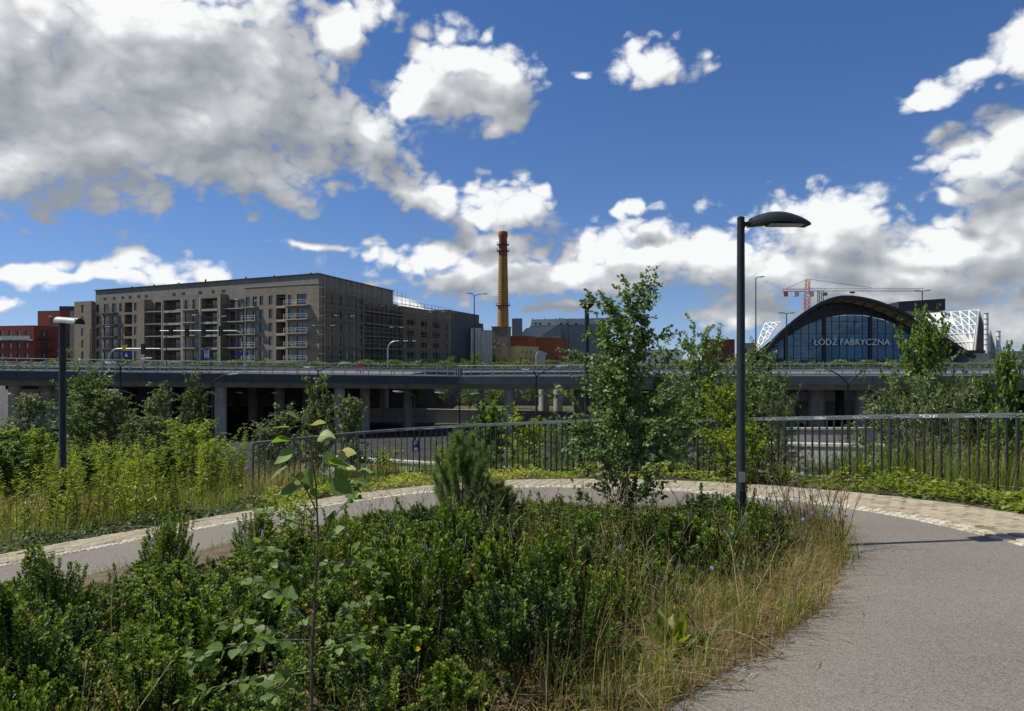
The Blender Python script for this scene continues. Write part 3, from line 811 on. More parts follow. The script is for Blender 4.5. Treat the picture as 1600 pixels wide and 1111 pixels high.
# graffiti strokes on the two concrete parapets
def graffiti(on, M, n, wdt, hgt, m, seed, r=.03):
    q = random.Random(seed)
    for i in range(n):
        x0 = -wdt / 2 + wdt * i / n; pts = []; a = q.uniform(0, 6)
        for j in range(14):
            a += q.uniform(-1.2, 1.6); x0 += math.cos(a) * .09; pts.append((x0, 0, hgt * .5 + hgt * .45 * math.sin(a * 1.3 + j * .6)))
        o = MB().tube(pts, r, 4).build('graffiti', m); o.parent = on; o.matrix_local = M @ Matrix.Diagonal((1, .15, 1, 1))
wr = [o for o in bpy.data.objects if o.name.startswith('road_parapet')][0]
graffiti(wr, Matrix.Translation((7.4, -.005, -5.15)), 7, 2.2, .9, mat('graffiti_red', (.35, .05, .05), .7), 3)
graffiti(wr, Matrix.Translation((8.7, -.005, -5.1)), 3, .9, .8, mat('graffiti_ochre', (.45, .25, .05), .7), 5)
rp = [o for o in bpy.data.objects if o.name.startswith('ramp_parapet')][0]
graffiti(rp, Matrix.Translation((4.0, -.005, -3.75)), 8, 3.0, .8, mat('graffiti_blue', (.08, .07, .22), .7), 9)

# ------------------------------------------------------------------ signs and signals
M_blue = mat('sign_blue', (.012, .045, .19), .5, .1, 5); M_yel = mat('sign_yellow', (.75, .42, .02), .5, .1, 5); M_red = mat('sign_red', (.55, .02, .03), .5, .1, 5)
M_black = mat('signal_black', (.02, .02, .02), .6, .2, 5)
def parking_sign():
    d = 44; b = P(649, 705, d); r = empty('parking_sign', (b.x, b.y, LOW), 0, 'blue parking sign with a white P on a thin post', 'sign')
    zc = Z(696, d) - LOW
    MB().tube([(0, .03, -.1), (0, .03, zc + .3)], .03, 8).build('post', M_steel, r)
    pl = MB().box(-.2, .2, -.012, .012, zc - .35, zc + .3).build('plate', M_blue, r)
    obj('letter', text_mesh('P', .42, M_white), pl, Matrix.Translation((0, -.016, zc + .1)) @ Matrix.Rotation(R(90), 4, 'X'))
    MB().box(-.13, .13, -.017, -.0135, zc - .3, zc - .13).build('panel', M_white, pl)
parking_sign()

def gantry(px0, px1, d, z_arm, lab, heads, left_drop=True):
    """curved mast arm over the road carrying signal heads"""
    x0, x1 = X(px0, d), X(px1, d); r = empty('signal_gantry', (x1, d, 0), 0, lab, 'traffic lights')
    w = x0 - x1; h = Z(z_arm, d); s = 1 if w > 0 else -1
    pts = [(0, 0, -.2), (0, 0, h - 1.4)] + [(s * 1.4 * (1 - math.cos(t)), 0, h - 1.4 + 1.4 * math.sin(t)) for t in np.linspace(.15, PI / 2, 7)] + [(w, 0, h)]
    MB().tube(pts, [.12] * 2 + [.1] * 7 + [.08], 10).build('mast', M_steel, r, smooth=True)
    for px in heads:
        x = X(px, d) - x1
        hd = MB().box(x - .3, x + .3, -.25, -.12, h - .75, h + .7).build('signal_head', M_black, r)
        for k, zz in enumerate((.42, 0, -.42)):
            mb = MB(); mb.tube([(x, -.42, h + zz - .02), (x, -.25, h + zz - .02)], [.16, .16], 10, caps=False); mb.build('visor', M_black, hd)
            MB().tube([(x, -.258, h + zz - .02), (x, -.251, h + zz - .02)], .13, 10).build('signal_lens', M_lens, hd)
    return r
gantry(250, 382, 104, 517, 'traffic light gantry with four signal heads before the loggias', (268, 293, 319, 346))
gantry(250, 170, 100, 545, 'low traffic light arm reaching over the road', (225,))
gantry(650, 606, 118, 533, 'traffic light gantry before the scaffolded wing', (627, 641))

def plate_sign(px, py, d, w, h, m, name, lab, glyph=None, shape='rect', bg=None):
    p = P(px, py, d); r = empty(name, (p.x, p.y, 0), 0, lab, 'sign'); z = p.z
    MB().tube([(0, .06, -.1), (0, .06, z + h / 2)], .05, 8).build('post', M_dark, r)
    b = MB()
    if shape == 'tri': b.prism([(-w / 2, z + h / 2), (w / 2, z + h / 2), (0, z - h / 2)], -.02, .0)
    else: b.prism([(-w / 2, z - h / 2), (w / 2, z - h / 2), (w / 2, z + h / 2), (-w / 2, z + h / 2)], -.02, .0)
    pl = b.build('plate', m, r)
    if glyph: glyph(pl, z)
    return r
def g_arrows(pl, z):
    b = MB()
    for x in (-.26, .05, .28):
        b.box(x - .045, x + .045, -.032, -.024, z - .6, z + .45)
    b.prism([(-.38, z + .38), (-.14, z + .38), (-.26, z + .65)], -.032, -.024); b.prism([(.16, z + .38), (.40, z + .38), (.28, z + .65)], -.032, -.024)
    b.prism([(-.26, z - .1), (.05, z - .5), (.05, z - .3), (-.26, z + .1)], -.040, -.033)
    b.build('arrow', M_white, pl)
def g_bar(pl, z): MB().box(-.36, .36, -.032, -.024, z - .36, z - .12).build('bar', M_white, pl)
def g_tri(pl, z): MB().prism([(-.4, z - .28), (.12, z - .28), (-.14, z + .28)], -.032, -.024).build('triangle', M_white, pl)
plate_sign(323, 553, 100, .95, 1.7, M_blue, 'lane_sign', 'blue lane sign with white arrows above the bridge railing', g_arrows)
plate_sign(194, 544, 95, 1.0, .9, M_yel, 'give_way_sign', 'yellow downward triangle sign on a post', None, 'tri')
plate_sign(199, 554, 96, 1.3, .9, M_blue, 'direction_sign', 'blue sign with a white triangle below the yellow one', g_tri)
plate_sign(378, 553, 110, 2.0, .6, M_blue, 'direction_sign', 'wide blue direction sign before the balconies')
plate_sign(563, 574, 84, .9, .9, M_red, 'no_entry_sign', 'red sign with a white bar behind the bridge railing', g_bar)

# ------------------------------------------------------------------ buildings
M_bk = mat_brick('brick_beige', (.255, .215, .16), (.19, .16, .12), (.22, .195, .155), .8, .4)
M_bkred = mat_brick('brick_red', (.26, .07, .045), (.21, .055, .04), (.20, .09, .07), 1.0, .3)
M_bkred2 = mat_brick('brick_orange', (.36, .12, .055), (.30, .09, .045), (.25, .12, .08), 1.0, .3)
M_pent = mat('penthouse_render', (.195, .185, .16), .9, .2, .6, stain=.4)
M_slab = mat('slab_concrete', (.34, .32, .275), .9, .15, .8, stain=.2)
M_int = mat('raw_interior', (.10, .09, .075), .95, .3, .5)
M_frame = mat('window_frame', (.035, .035, .035), .5, .1, 4)
M_pale = mat('pale_blind', (.42, .40, .36), .8, .2, 1.0)
M_glass = mat_glass('window_glass')
_wm = {}


def win_meshes(w, h, fm):
    key = (round(w, 2), round(h, 2), fm.name)
    if key not in _wm:
        f = MB(); t = .07
        f.box(-w / 2, w / 2, 0, .08, 0, t); f.box(-w / 2, w / 2, 0, .08, h - t, h); f.box(-w / 2, -w / 2 + t, 0, .08, t, h - t); f.box(w / 2 - t, w / 2, 0, .08, t, h - t)
        if w > 1.3: f.box(-.04, .04, .004, .076, t, h - t)
        g = MB(); g.quad((-w / 2 + t / 2, .04, t / 2), (w / 2 - t / 2, .04, t / 2), (w / 2 - t / 2, .04, h - t / 2), (-w / 2 + t / 2, .04, h - t / 2))
        _wm[key] = (f.mesh('window', fm), g.mesh('pane', M_glass))
    return _wm[key]


def fmatrix(origin, udir, z=0.0):
    """facade frame: x along udir as seen left to right from outside, y into the building"""
    u = Vector((udir[0], udir[1], 0)).normalized(); n = Vector((-u.y, u.x, 0))
    M = Matrix((u, n, Vector((0, 0, 1)))).transposed().to_4x4(); M.translation = Vector((origin[0], origin[1], z)); return M


def facade(root, M, u0, u1, z0, z1, opens, wm, y=0.0, reveal=.25, fm=None, back=True):
    """wall with real openings; opens: (ua, ub, za, zb, kind); M maps facade frame to root's frame"""
    fm = fm or M_frame
    us = sorted(set([u0, u1] + [v for o in opens for v in o[:2]])); zs = sorted(set([z0, z1] + [v for o in opens for v in o[2:4]]))
    b = MB()
    for ua, ub in zip(us, us[1:]):
        cu = (ua + ub) / 2; run = None
        for za, zb in zip(zs, zs[1:]):
            cz = (za + zb) / 2
            if any(o[0] < cu < o[1] and o[2] < cz < o[3] for o in opens):
                if run: b.quad((ua, y, run[0]), (ub, y, run[0]), (ub, y, run[1]), (ua, y, run[1])); run = None
            else: run = (run[0], zb) if run else (za, zb)
        if run: b.quad((ua, y, run[0]), (ub, y, run[0]), (ub, y, run[1]), (ua, y, run[1]))
    for o in opens:
        dp = y + (1.7 if o[4] == 'loggia' else reveal); a, c, lo, hi = o[:4]
        b.quad((a, y, lo), (c, y, lo), (c, dp, lo), (a, dp, lo)); b.quad((a, y, hi), (a, dp, hi), (c, dp, hi), (c, y, hi))
        b.quad((a, y, lo), (a, dp, lo), (a, dp, hi), (a, y, hi)); b.quad((c, y, lo), (c, y, hi), (c, dp, hi), (c, dp, lo))
    w = b.mesh('wall', wm); obj('wall', w, root, M)
    for o in opens:
        a, c, lo, hi, kind = o[:5]; cu = (a + c) / 2
        if kind == 'loggia':
            dp = y + 1.7
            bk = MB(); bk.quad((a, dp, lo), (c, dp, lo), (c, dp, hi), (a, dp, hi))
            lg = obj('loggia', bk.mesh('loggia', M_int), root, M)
            f, g = win_meshes(min(1.5, (c - a) * .5), min(2.1, hi - lo - .1), fm)
            pw = obj('window_frame', f, lg, Matrix.Translation((cu + .1, dp - .09, lo + .02))); obj('pane', g, lg, Matrix.Translation((cu + .1, dp - .088, lo + .02)))
            rb = MB(); n = max(2, int((c - a) / .22))
            for i in range(n + 1): x = a + (c - a) * i / n; rb.box(x - .012, x + .012, y + .06, y + .09, lo, lo + 1.0)
            rb.box(a, c, y + .055, y + .095, lo + 1.0, lo + 1.05); rl = obj('balustrade', rb.mesh('balustrade', M_frame), lg)
        elif kind != 'hole':
            f, g = win_meshes(c - a, hi - lo, fm)
            T = M @ Matrix.Translation((cu, y + reveal - .09, lo))
            wo = obj('window', f, root, T); obj('pane', g, wo)
            if kind == 'sill': obj('sill', MB().box(-(c - a) / 2 - .08, (c - a) / 2 + .08, -reveal - .02, .05, -.08, 0).mesh('sill', M_slab), wo)


def balcony(root, M, ua, ub, z, y0, y1, m=None, rail=True, light=False):
    s = obj('balcony', MB().box(ua, ub, y0, y1, z - .2, z).mesh('balcony', m or M_slab), root, M)
    b = MB(); n = max(2, int((ub - ua) / .3))
    for zz in ((1.0,) if not light else (1.0, .55)): b.box(ua, ub, y0 + .03, y0 + .07, z + zz, z + zz + .05)
    if not light:
        for i in range(n + 1): x = ua + (ub - ua) * i / n; b.box(x - .014, x + .014, y0 + .035, y0 + .065, z, z + 1.0)
    else:
        for x in (ua + .03, (ua + ub) / 2, ub - .03): b.box(x - .03, x + .03, y0 + .035, y0 + .065, z, z + 1.0)
    if rail: obj('balustrade', b.mesh('balustrade', M_white if light else M_frame), s)


# --- the beige apartment block with its scaffolded side
C0 = Vector((-41, 151)); UD = Vector((-.904, .427)).normalized(); VD = Vector((.30, .954)).normalized()
ap = empty('apartment_block', (C0.x, C0.y, 0), 0, 'long beige brick apartment block under construction with loggias and scaffolding on its side', 'building')
FL = [1.5, 4.5, 7.5, 10.5, 13.5]
# left facade: frame x runs from the far end (80 m) to the near corner
Mf = fmatrix((UD * 80).to_tuple(), -UD)            # local to the Empty
U = lambda u: 80 - u                                 # metres from the near corner -> facade x
pr = random.Random(4)


def rowed(specs):
    """specs: (u_far, u_near, z_off, height, kind) repeated on every floor"""
    out = []
    for z in [-1.5] + FL:
        for a, b, dz, h, kind in specs: out.append((U(a), U(b), z + dz, z + dz + h, kind))
    return out

facade(ap, Mf, U(21.3), U(0), -1.6, 17.9, rowed([(6.1, 3.4, .02, 2.35, 'win'), (8.6, 7.6, .02, 2.3, 'win'), (12.0, 9.3, .02, 2.45, 'loggia'), (14.1, 13.0, .35, 2.0, 'win'), (16.8, 15.7, .35, 2.0, 'win'), (18.9, 17.5, .02, 2.3, 'win'), (21.0, 19.7, .02, 2.3, 'win')]), M_bk)
facade(ap, Mf, U(28.8), U(21.3), -1.6, 16.6, rowed([(23.6, 22.2, .02, 2.3, 'win'), (25.6, 24.5, .02, 2.3, 'win'), (28.0, 26.6, .02, 2.3, 'win')]), M_pent, y=2.2)
facade(ap, Mf, U(48.3), U(28.8), -1.6, 16.9, rowed([(34.9, 29.8, .02, 2.45, 'loggia'), (37.8, 36.6, .02, 2.3, 'win'), (40.4, 39.2, .02, 2.3, 'win'), (47.6, 41.8, .02, 2.45, 'loggia')]), M_bk)
facade(ap, Mf, U(54.4), U(48.3), -1.6, 15.6, rowed([(53.4, 50.6, .02, 2.4, 'win')]), M_bk, y=2.2)
facade(ap, Mf, U(73), U(54.4), -1.6, 16.5, rowed([(58.1, 57.0, .3, 2.0, 'win'), (61.6, 58.8, .02, 2.4, 'loggia'), (63.6, 62.5, .3, 2.0, 'win'), (66.3, 64.6, .02, 2.3, 'win'), (69.4, 67.6, .02, 2.3, 'win'), (72.4, 71.3, .3, 2.0, 'win')]), M_bk)
facade(ap, Mf, U(79.8), U(73), -1.6, 16.7, rowed([(77.0, 75.9, .3, 2.0, 'win')]), M_bk, y=-.9)
for a, y0, y1, zt in ((21.3, 0, 2.2, 17.9), (28.8, 0, 2.2, 16.9), (48.3, 0, 2.2, 16.9), (54.4, 0, 2.2, 16.5), (73, -.9, 0, 16.7)):
    cut = MB(); cut.quad((U(a), y0, -1.6), (U(a), y1, -1.6), (U(a), y1, zt), (U(a), y0, zt))
    obj('return_wall', cut.mesh('return_wall', M_bk), ap, Mf)
for z in FL:
    balcony(ap, Mf, U(8.9), U(2.4), z, -1.1, .02, light=True); balcony(ap, Mf, U(21.2), U(17.2), z, -1.1, .02, light=z < 13)
    balcony(ap, Mf, U(28.7), U(21.4), z, .5, 2.2); balcony(ap, Mf, U(41.0), U(36.0), z, -.9, .02)
    balcony(ap, Mf, U(54.3), U(48.4), z, .1, 2.2); balcony(ap, Mf, U(70.2), U(64.0), z, -1.1, .02, M_conc_d)
    for a, b in ((34.9, 29.8), (47.6, 41.8), (12.0, 9.3)):
        obj('slab_edge', MB().box(U(a) - .05, U(b) + .05, -.03, .3, z - .5, z - .02).mesh('slab_edge', M_slab), ap, Mf)
for a in (28.8, 35.4, 41.3, 48.3):
    obj('pier', MB().box(U(a) - .25 + (.25 if a == 48.3 else 0), U(a) + .25 - (.25 if a == 28.8 else 0), -.05, .2, -1.6, 16.3).mesh('pier', M_slab), ap, Mf)
# right facade, frame x runs from the near corner away
Mv = fmatrix((0, 0), VD)
def rowv(specs, zs):
    return [(a, b, z + dz, z + dz + h, kind) for z in zs for a, b, dz, h, kind in specs]
Z6 = [-1.5] + FL
facade(ap, Mv, 0, 19.5, -1.6, 17.9, rowv([(4.2, 5.3, .3, 2.0, 'win'), (8.0, 9.1, .3, 2.0, 'win'), (11.2, 12.3, .3, 2.0, 'win'), (14.6, 15.7, .02, 2.3, 'win'), (16.6, 18.4, .02, 2.3, 'win')], Z6), M_bk)
facade(ap, Mv, 19.5, 40, -1.6, 16.4, rowv([(21, 22.2, .02, 2.3, 'win'), (24.2, 26, .02, 2.3, 'win'), (29, 30.2, .02, 2.3, 'win'), (32.5, 34.3, .02, 2.3, 'win'), (36.5, 37.7, .02, 2.3, 'win')], Z6), M_bk, y=1.6)
facade(ap, Mv, 40, 73, -1.6, 16.0, rowv([(42.5, 47.0, .6, 1.6, 'loggia'), (51, 55.5, .6, 1.6, 'loggia'), (59.5, 64.5, .6, 1.6, 'loggia'), (69.5, 70.8, .3, 2.0, 'win')], [-1.5, 1.5, 4.5, 7.5, 10.5]), M_bk)
for a, zt in ((19.5, 17.9), (40, 16.0)):
    cut = MB(); cut.quad((a, 0, -1.6), (a, 1.6, -1.6), (a, 1.6, zt), (a, 0, zt)); obj('return_wall', cut.mesh('return_wall', M_bk), ap, Mv)
for z in FL: balcony(ap, Mv, 20, 39.8, z, -.1, 1.6, M_slab)
# flat roofs, core and the set-back top storey
def uv(u, v, z): q = UD * u + VD * v; return (q.x, q.y, z)
core = MB()
def slabpoly(b, pts, z0, z1):
    n = len(pts); b._add([uv(u, v, z0) for u, v in pts] + [uv(u, v, z1) for u, v in pts], [tuple(range(n)), tuple(range(n, 2 * n))] + [(i, (i + 1) % n, (i + 1) % n + n, i + n) for i in range(n)])
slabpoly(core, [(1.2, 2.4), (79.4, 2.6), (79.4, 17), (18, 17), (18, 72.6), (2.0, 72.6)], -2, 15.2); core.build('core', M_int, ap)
rf = MB(); slabpoly(rf, [(.35, .35), (21.2, .3), (21.2, 2.5), (79.5, 2.6), (79.5, 17.5), (19, 17.5), (19, 40), (2.0, 40), (1.9, 19.6), (.35, 19.4)], 15.25, 15.6); rf.build('roof', M_conc_d, ap)
pb = MB(); slabpoly(pb, [(.8, .8), (79, 4.8), (79, 15), (16, 15), (16, 40), (3.2, 40)], 15.6, 20.1); ph = pb.build('top_storey', M_pent, ap)
pe = MB(); slabpoly(pe, [(.5, .5), (79.3, 4.5), (79.3, 15.3), (16.3, 15.3), (16.3, 40.3), (2.9, 40.3)], 20.11, 20.24); pe.build('roof_edge', M_frame, ph)
for a in range(7):
    u = 6 + a * 10.4 + pr.uniform(-2, 2); q = uv(u, 3.5 + u * .05, 0)
    o = MB().box(-.15, .15, -.15, .15, 0, pr.uniform(.6, 1.1)).build('vent', M_frame, ph); o.location = (q[0], q[1], 20.24)
wv_ = MB().box(-.55, .55, -.06, .3, 0, .55).mesh('clerestory_window', M_frame)
for u in (11, 18.5, 30, 33.5, 38, 44, 47.5, 58, 61, 64.5, 67.5, 71, 75):
    q = uv(u, .8 + (u - .8) * (4.0 / 78.2), 0)
    o = obj('clerestory_window', wv_, ph, Matrix.Translation((q[0], q[1], 17.55)) @ Matrix.Rotation(math.atan2(-UD.y, -UD.x) - .05, 4, 'Z'))
lb = MB(); slabpoly(lb, [(.3, 40.05), (18, 40.05), (18, 72.9), (.3, 72.9)], 14.9, 15.9); lb.build('roof', M_conc_d, ap)
# parapet cap on the near wing
obj('parapet_cap', MB().box(U(21.3), U(-.08), -.08, .35, 17.9, 18.06).mesh('parapet_cap', M_slab), ap, Mf)
obj('parapet_cap', MB().box(.36, 19.5, -.08, .35, 17.9, 18.06).mesh('parapet_cap', M_slab), ap, Mv)

M_scaf = mat('scaffold_tube', (.26, .235, .20), .6, .3, 2)
# scaffolding on the shaded side
sc_ = empty('scaffolding', (C0.x, C0.y, 0), 0, 'tube scaffolding covering the shaded side of the beige apartment block', 'scaffolding')
sp_ = MB().tube([(0, 0, 0), (0, 0, 19.6)], .045, 5).mesh('standard', M_scaf); sp2 = MB().tube([(0, 0, 0), (0, 0, 17.2)], .045, 5).mesh('standard', M_scaf)
for i in range(31):
    x = -.4 + i * 2.4
    for yo in ((-.75, -1.65) if i % 2 == 0 else (-1.65,)):
        obj('standard', sp_ if x < 40 else sp2, sc_, Mv @ Matrix.Translation((x, yo - .0, 0)))
for j in range(10):
    z = .6 + j * 1.95; L = 72 if z < 17 else 40
    MB().tube([Mv @ Vector((-.6, -1.65, z)), Mv @ Vector((L, -1.65, z))], .045, 5).build('ledger', M_scaf, sc_)
    if j % 2 == 0 and z < 19: MB().tube([Mv @ Vector((-.6, -1.65, z + 1.0)), Mv @ Vector((L, -1.65, z + 1.0))], .04, 5).build('ledger', M_scaf, sc_)
    if z < 18:
        for s in range(0, int(L) - 4, 12):
            if pr.random() < .8: obj('plank', MB().box(s + .1, s + 11.6, -1.55, -.85, z + .05, z + .1).mesh('plank', M_bark), sc_, Mv)
for i in range(12):
    x = pr.choice(range(0, 28)) * 2.4 - .4; z = .6 + pr.choice(range(0, 7)) * 1.95
    MB().tube([Mv @ Vector((x, -1.7, z)), Mv @ Vector((x + 2.4, -1.7, z + 1.95))], .04, 5).build('brace', M_scaf, sc_)
for j in range(9):
    MB().tube([Mv @ Vector((-.4, -1.65, 1 + j * 2)), Mv @ Vector((-.4, -.1, 1 + j * 2))], .045, 5).build('transom', M_scaf, sc_)

# further dark wing and the sheeted building
q0 = uv(0, 73, 0)
dw = empty('rear_wing', (C0.x + q0[0], C0.y + q0[1], 0), 0, 'dark flat-roofed wing behind the lower beige wing', 'building')
b = MB()
for pts, z0, z1 in (([(0, 0), (16, 0), (16, 34), (1.5, 34)], -1, 14.5),):
    n = 4; vs = [(*(UD * u + VD * v), z) for z in (z0, z1) for u, v in pts]; b._add(vs, [(0, 1, 2, 3), (4, 5, 6, 7), (0, 1, 5, 4), (1, 2, 6, 5), (2, 3, 7, 6), (3, 0, 4, 7)])
b.build('wall', mat('dark_cladding', (.05, .055, .06), .7, .2, .5), dw)
b = MB(); pts = [(2.6, 4), (14, 4), (14, 32.5), (2.6, 32.5)]; vs = [(*(UD * u + VD * v), z) for z in (14.505, 17.6) for u, v in pts]
b._add(vs, [(0, 1, 2, 3), (4, 5, 6, 7), (0, 1, 5, 4), (1, 2, 6, 5), (2, 3, 7, 6), (3, 0, 4, 7)]); b.build('top_storey', M_frame, dw)


def simple_block(name, corner, ud, w, vd, dpt, h, wm, label, front=(), side=(), roofm=None, z0=-.5, fm=None, cat='building', sill=True):
    """block with two visible facades: front runs along ud to the corner, side along vd from it"""
    r = empty(name, (corner[0], corner[1], 0), 0, label, cat)
    ud = Vector(ud).normalized(); vd = Vector(vd).normalized()
    Mf_ = fmatrix((-ud * w).to_tuple(), ud); Ms_ = fmatrix((0, 0), vd)
    facade(r, Mf_, 0, w, z0, h, list(front), wm, fm=fm); facade(r, Ms_, 0, dpt, z0, h, list(side), wm, fm=fm)
    nin = Vector((-ud.y, ud.x)); cs = [Vector((0, 0)), vd * dpt, vd * dpt - ud * w, -ud * w]
    ins = [c * .985 + (vd * dpt - ud * w) * .0075 for c in cs]
    b = MB(); b._add([(*c, h - .3) for c in cs] + [(*c, h - .08) for c in cs], [(0, 1, 2, 3), (4, 5, 6, 7)] + [(i, (i + 1) % 4, (i + 1) % 4 + 4, i + 4) for i in range(2, 4)])
    b.build('roof', roofm or M_conc_d, r)
    t = .42; c2 = [(-ud * t + vd * t), (vd * (dpt - t) - ud * t), (vd * (dpt - t) - ud * (w - t)), (-ud * (w - t) + vd * t)]
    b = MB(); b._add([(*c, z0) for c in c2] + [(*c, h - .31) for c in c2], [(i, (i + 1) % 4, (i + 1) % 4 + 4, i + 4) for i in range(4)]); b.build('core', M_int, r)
    b = MB(); b._add([(*c, z0) for c in cs[1:]] + [(*c, h) for c in cs[1:]], [(0, 1, 4, 3), (1, 2, 5, 4)]); b.build('rear_wall', wm, r)
    return r, Mf_, Ms_

def grid(u0, n, du, w, zs, h, kind='win', skip=()):
    return [(u0 + i * du, u0 + i * du + w, z, z + h, kind) for z in zs for i in range(n) if i not in skip]

# --- red blocks at far left
rc = Vector((X(53, 205), 205))
M_bl = mat('red_band', (.14, .035, .025), .8, .2, 1)
r1, mf1, ms1 = simple_block('red_block', rc, (.965, -.262), 34, (.35, .937), 24, 11.6, M_bkred, 'low red brick block with pale window blinds and a glass balcony',
    grid(6, 9, 3.1, 1.1, [-1.2, 1.9, 4.9], 1.7) + grid(6, 9, 3.1, 1.1, [8.5], 1.6), grid(2, 3, 6.5, 2.0, [-1.2, 1.9, 4.9, 8.2], 2.0))
obj('balcony', MB().box(2, 33.8, -1.0, .02, 7.35, 7.6).mesh('balcony', M_slab), r1, mf1)
gb = [c for c in r1.children if c.name.startswith('balcony')][0]
n_ = 14
for i in range(n_): obj('glass_panel', MB().box(2 + i * 2.26, 2 + i * 2.26 + 2.2, -.98, -.95, 7.6, 8.6).mesh('glass_panel', mat('rail_glass', (.30, .36, .35), .2, .1, 1)) if i == 0 else bpy.data.meshes['glass_panel'], gb, Matrix.Translation((0 if i == 0 else i * 2.26, 0, 0)))
for z in (1.4, 4.4): obj('brick_band', MB().box(.05, 33.9, -.04, .02, z, z + .22).mesh('brick_band', M_bl), r1, mf1)
for z in (1.7, 4.7, 7.9): balcony(r1, ms1, 1.0, 6.0, z, -1.3, .02, M_frame)
for w_ in [c for c in r1.children if c.name.startswith('window')]:
    if pr.random() < .85:
        wd = w_.dimensions.x; b = MB().box(-.02, .34, .02, .035, .3, 1.55); obj('blind', b.mesh('blind', M_pale) if 'blind' not in bpy.data.meshes else bpy.data.meshes['blind'], w_)
rt = Vector((X(58, 222), 222))
r2, mf2, ms2 = simple_block('red_tower', rt + Vector((8.5, -2.2)), (.97, -.243), 8.5, (.6, .8), 16, 16.9, M_bkred, 'taller red brick tower rising behind the low red block', grid(5.0, 1, 3, 1.5, [4.9, 8.2, 12.5], 2.0), grid(2, 3, 4.6, 1.6, [4.9, 8.2, 11.5], 2.0))
obj('plant_room', MB().box(6, 12, 2, 14, 0, 1.8).mesh('plant_room', M_frame), r2, Matrix.Translation((-10, 4, 16.9)))
pil = MB().box(-.7, .7, -.7, .7, -1, 14.6).build('concrete_pylon', M_slab); pil.location = (X(116, 188), 188, 0); tag(pil, 'pale concrete pylon between the red tower and the beige block', 'pylon')

# --- sheeted building
M_net = mat('scaffold_sheet', (.50, .50, .48), .9, .25, 1.6, .4, 3, stretch=(1, 1, .12))
bx_ = Vector((X(716, 236), 236))
shb = empty('sheeted_building', (bx_.x, bx_.y, 0), 0, 'building wrapped in pale scaffold sheeting beside the chimney', 'building')
Msh = fmatrix((0, 0), (1, .22))
obj('wall', MB().box(0, 11.6, .9, 12, -.5, 11.6).mesh('wall', M_conc_d), shb, Msh)
for u0_, u1_, zt in ((.1, 3.2, 13.0), (4.2, 7.8, 12.2), (7.9, 11.5, 11.3)):
    b = MB(); n = 16; vs = []
    for i in range(n + 1):
        u = u0_ + (u1_ - u0_) * i / n; dy = .1 * math.sin(i * 1.7 + u0_) + pr.uniform(-.05, .05)
        vs += [(u, dy, -.3), (u, dy * 1.6 + .05, zt * .5), (u, dy * .6, zt + pr.uniform(-.08, .08))]
    b._add(vs, [(i * 3 + j, (i + 1) * 3 + j, (i + 1) * 3 + j + 1, i * 3 + j + 1) for i in range(n) for j in range(2)]); obj('sheeting', b.mesh('sheeting', M_net), shb, Msh)
for i in range(9): obj('standard', MB().tube([(i * 1.45, .3, -.3), (i * 1.45, .3, 13.2 - i * .15)], .05, 5).mesh('standard', M_steel), shb, Msh)
obj('tower_wall', MB().box(2.8, 4.6, .5, 4, -.5, 12.6).mesh('tower_wall', M_int), shb, Msh)

# --- power-station museum: chimney, stone tower, yellow, red and zinc buildings
cd = 262.0; ch = empty('chimney', (X(786, cd), cd, 0), 0, 'tall round yellow brick chimney with dark iron hoops', 'chimney')
htop = Z(362, cd); rb_, rt_ = 2.15, 1.45; hb = Z(525, cd)
M_chim = mat_brick('chimney_brick', (.52, .30, .09), (.42, .22, .06), (.26, .16, .07), 1.6, .35); M_chr = mat_brick('chimney_red', (.30, .10, .05), (.22, .07, .04), (.2, .1, .06), 1.6, .3)
def rad(z): return rb_ + (rt_ - rb_) * (z - hb) / (htop - hb)
zs_ = [hb - 4, hb, htop * .55, Z(402, cd)]
MB().tube([(0, 0, z) for z in zs_], [rad(z) for z in zs_], 28).build('shaft', M_chim, ch, smooth=True)
z1, z2 = Z(402, cd), Z(372, cd)
MB().tube([(0, 0, z1), (0, 0, z1 + .5), (0, 0, z2), (0, 0, z2 + .6), (0, 0, htop - .6), (0, 0, htop)], [rad(z1) + .02, rad(z1) + .02, rad(z2) + .02, rad(z2) + .25, rad(htop) + .3, rad(htop) + .1], 28).build('crown', M_chr, ch, smooth=True)
nh = 44
for i in range(nh):
    z = hb + 1.0 + i * (z1 - hb - 1.5) / (nh - 1)
    MB().tube([(0, 0, z), (0, 0, z + .16)], [rad(z) + .06] * 2, 24).build('hoop', mat('hoop_iron', (.10, .055, .03), .8, .3, 3), ch)
for py in (393, 478, 383):
    z = Z(py, cd); pf = MB().tube([(0, 0, z), (0, 0, z + .18)], rad(z) + .75, 20).build('platform', M_frame, ch)
    for a in range(14):
        t = a * 2 * PI / 14; rr = rad(z) + .7
        MB().tube([(rr * math.cos(t), rr * math.sin(t), z + .15), (rr * math.cos(t), rr * math.sin(t), z + 1.2)], .05, 4).build('platform_post', M_frame, pf)
MB().box(.0, .12, -rad(30) - .55, -rad(30) - .5, hb, htop - 1).build('ladder', M_frame, ch)
MB().tube([(.3, 0, htop), (.3, 0, htop + 2.5)], .06, 5).build('lightning_rod', M_frame, ch)

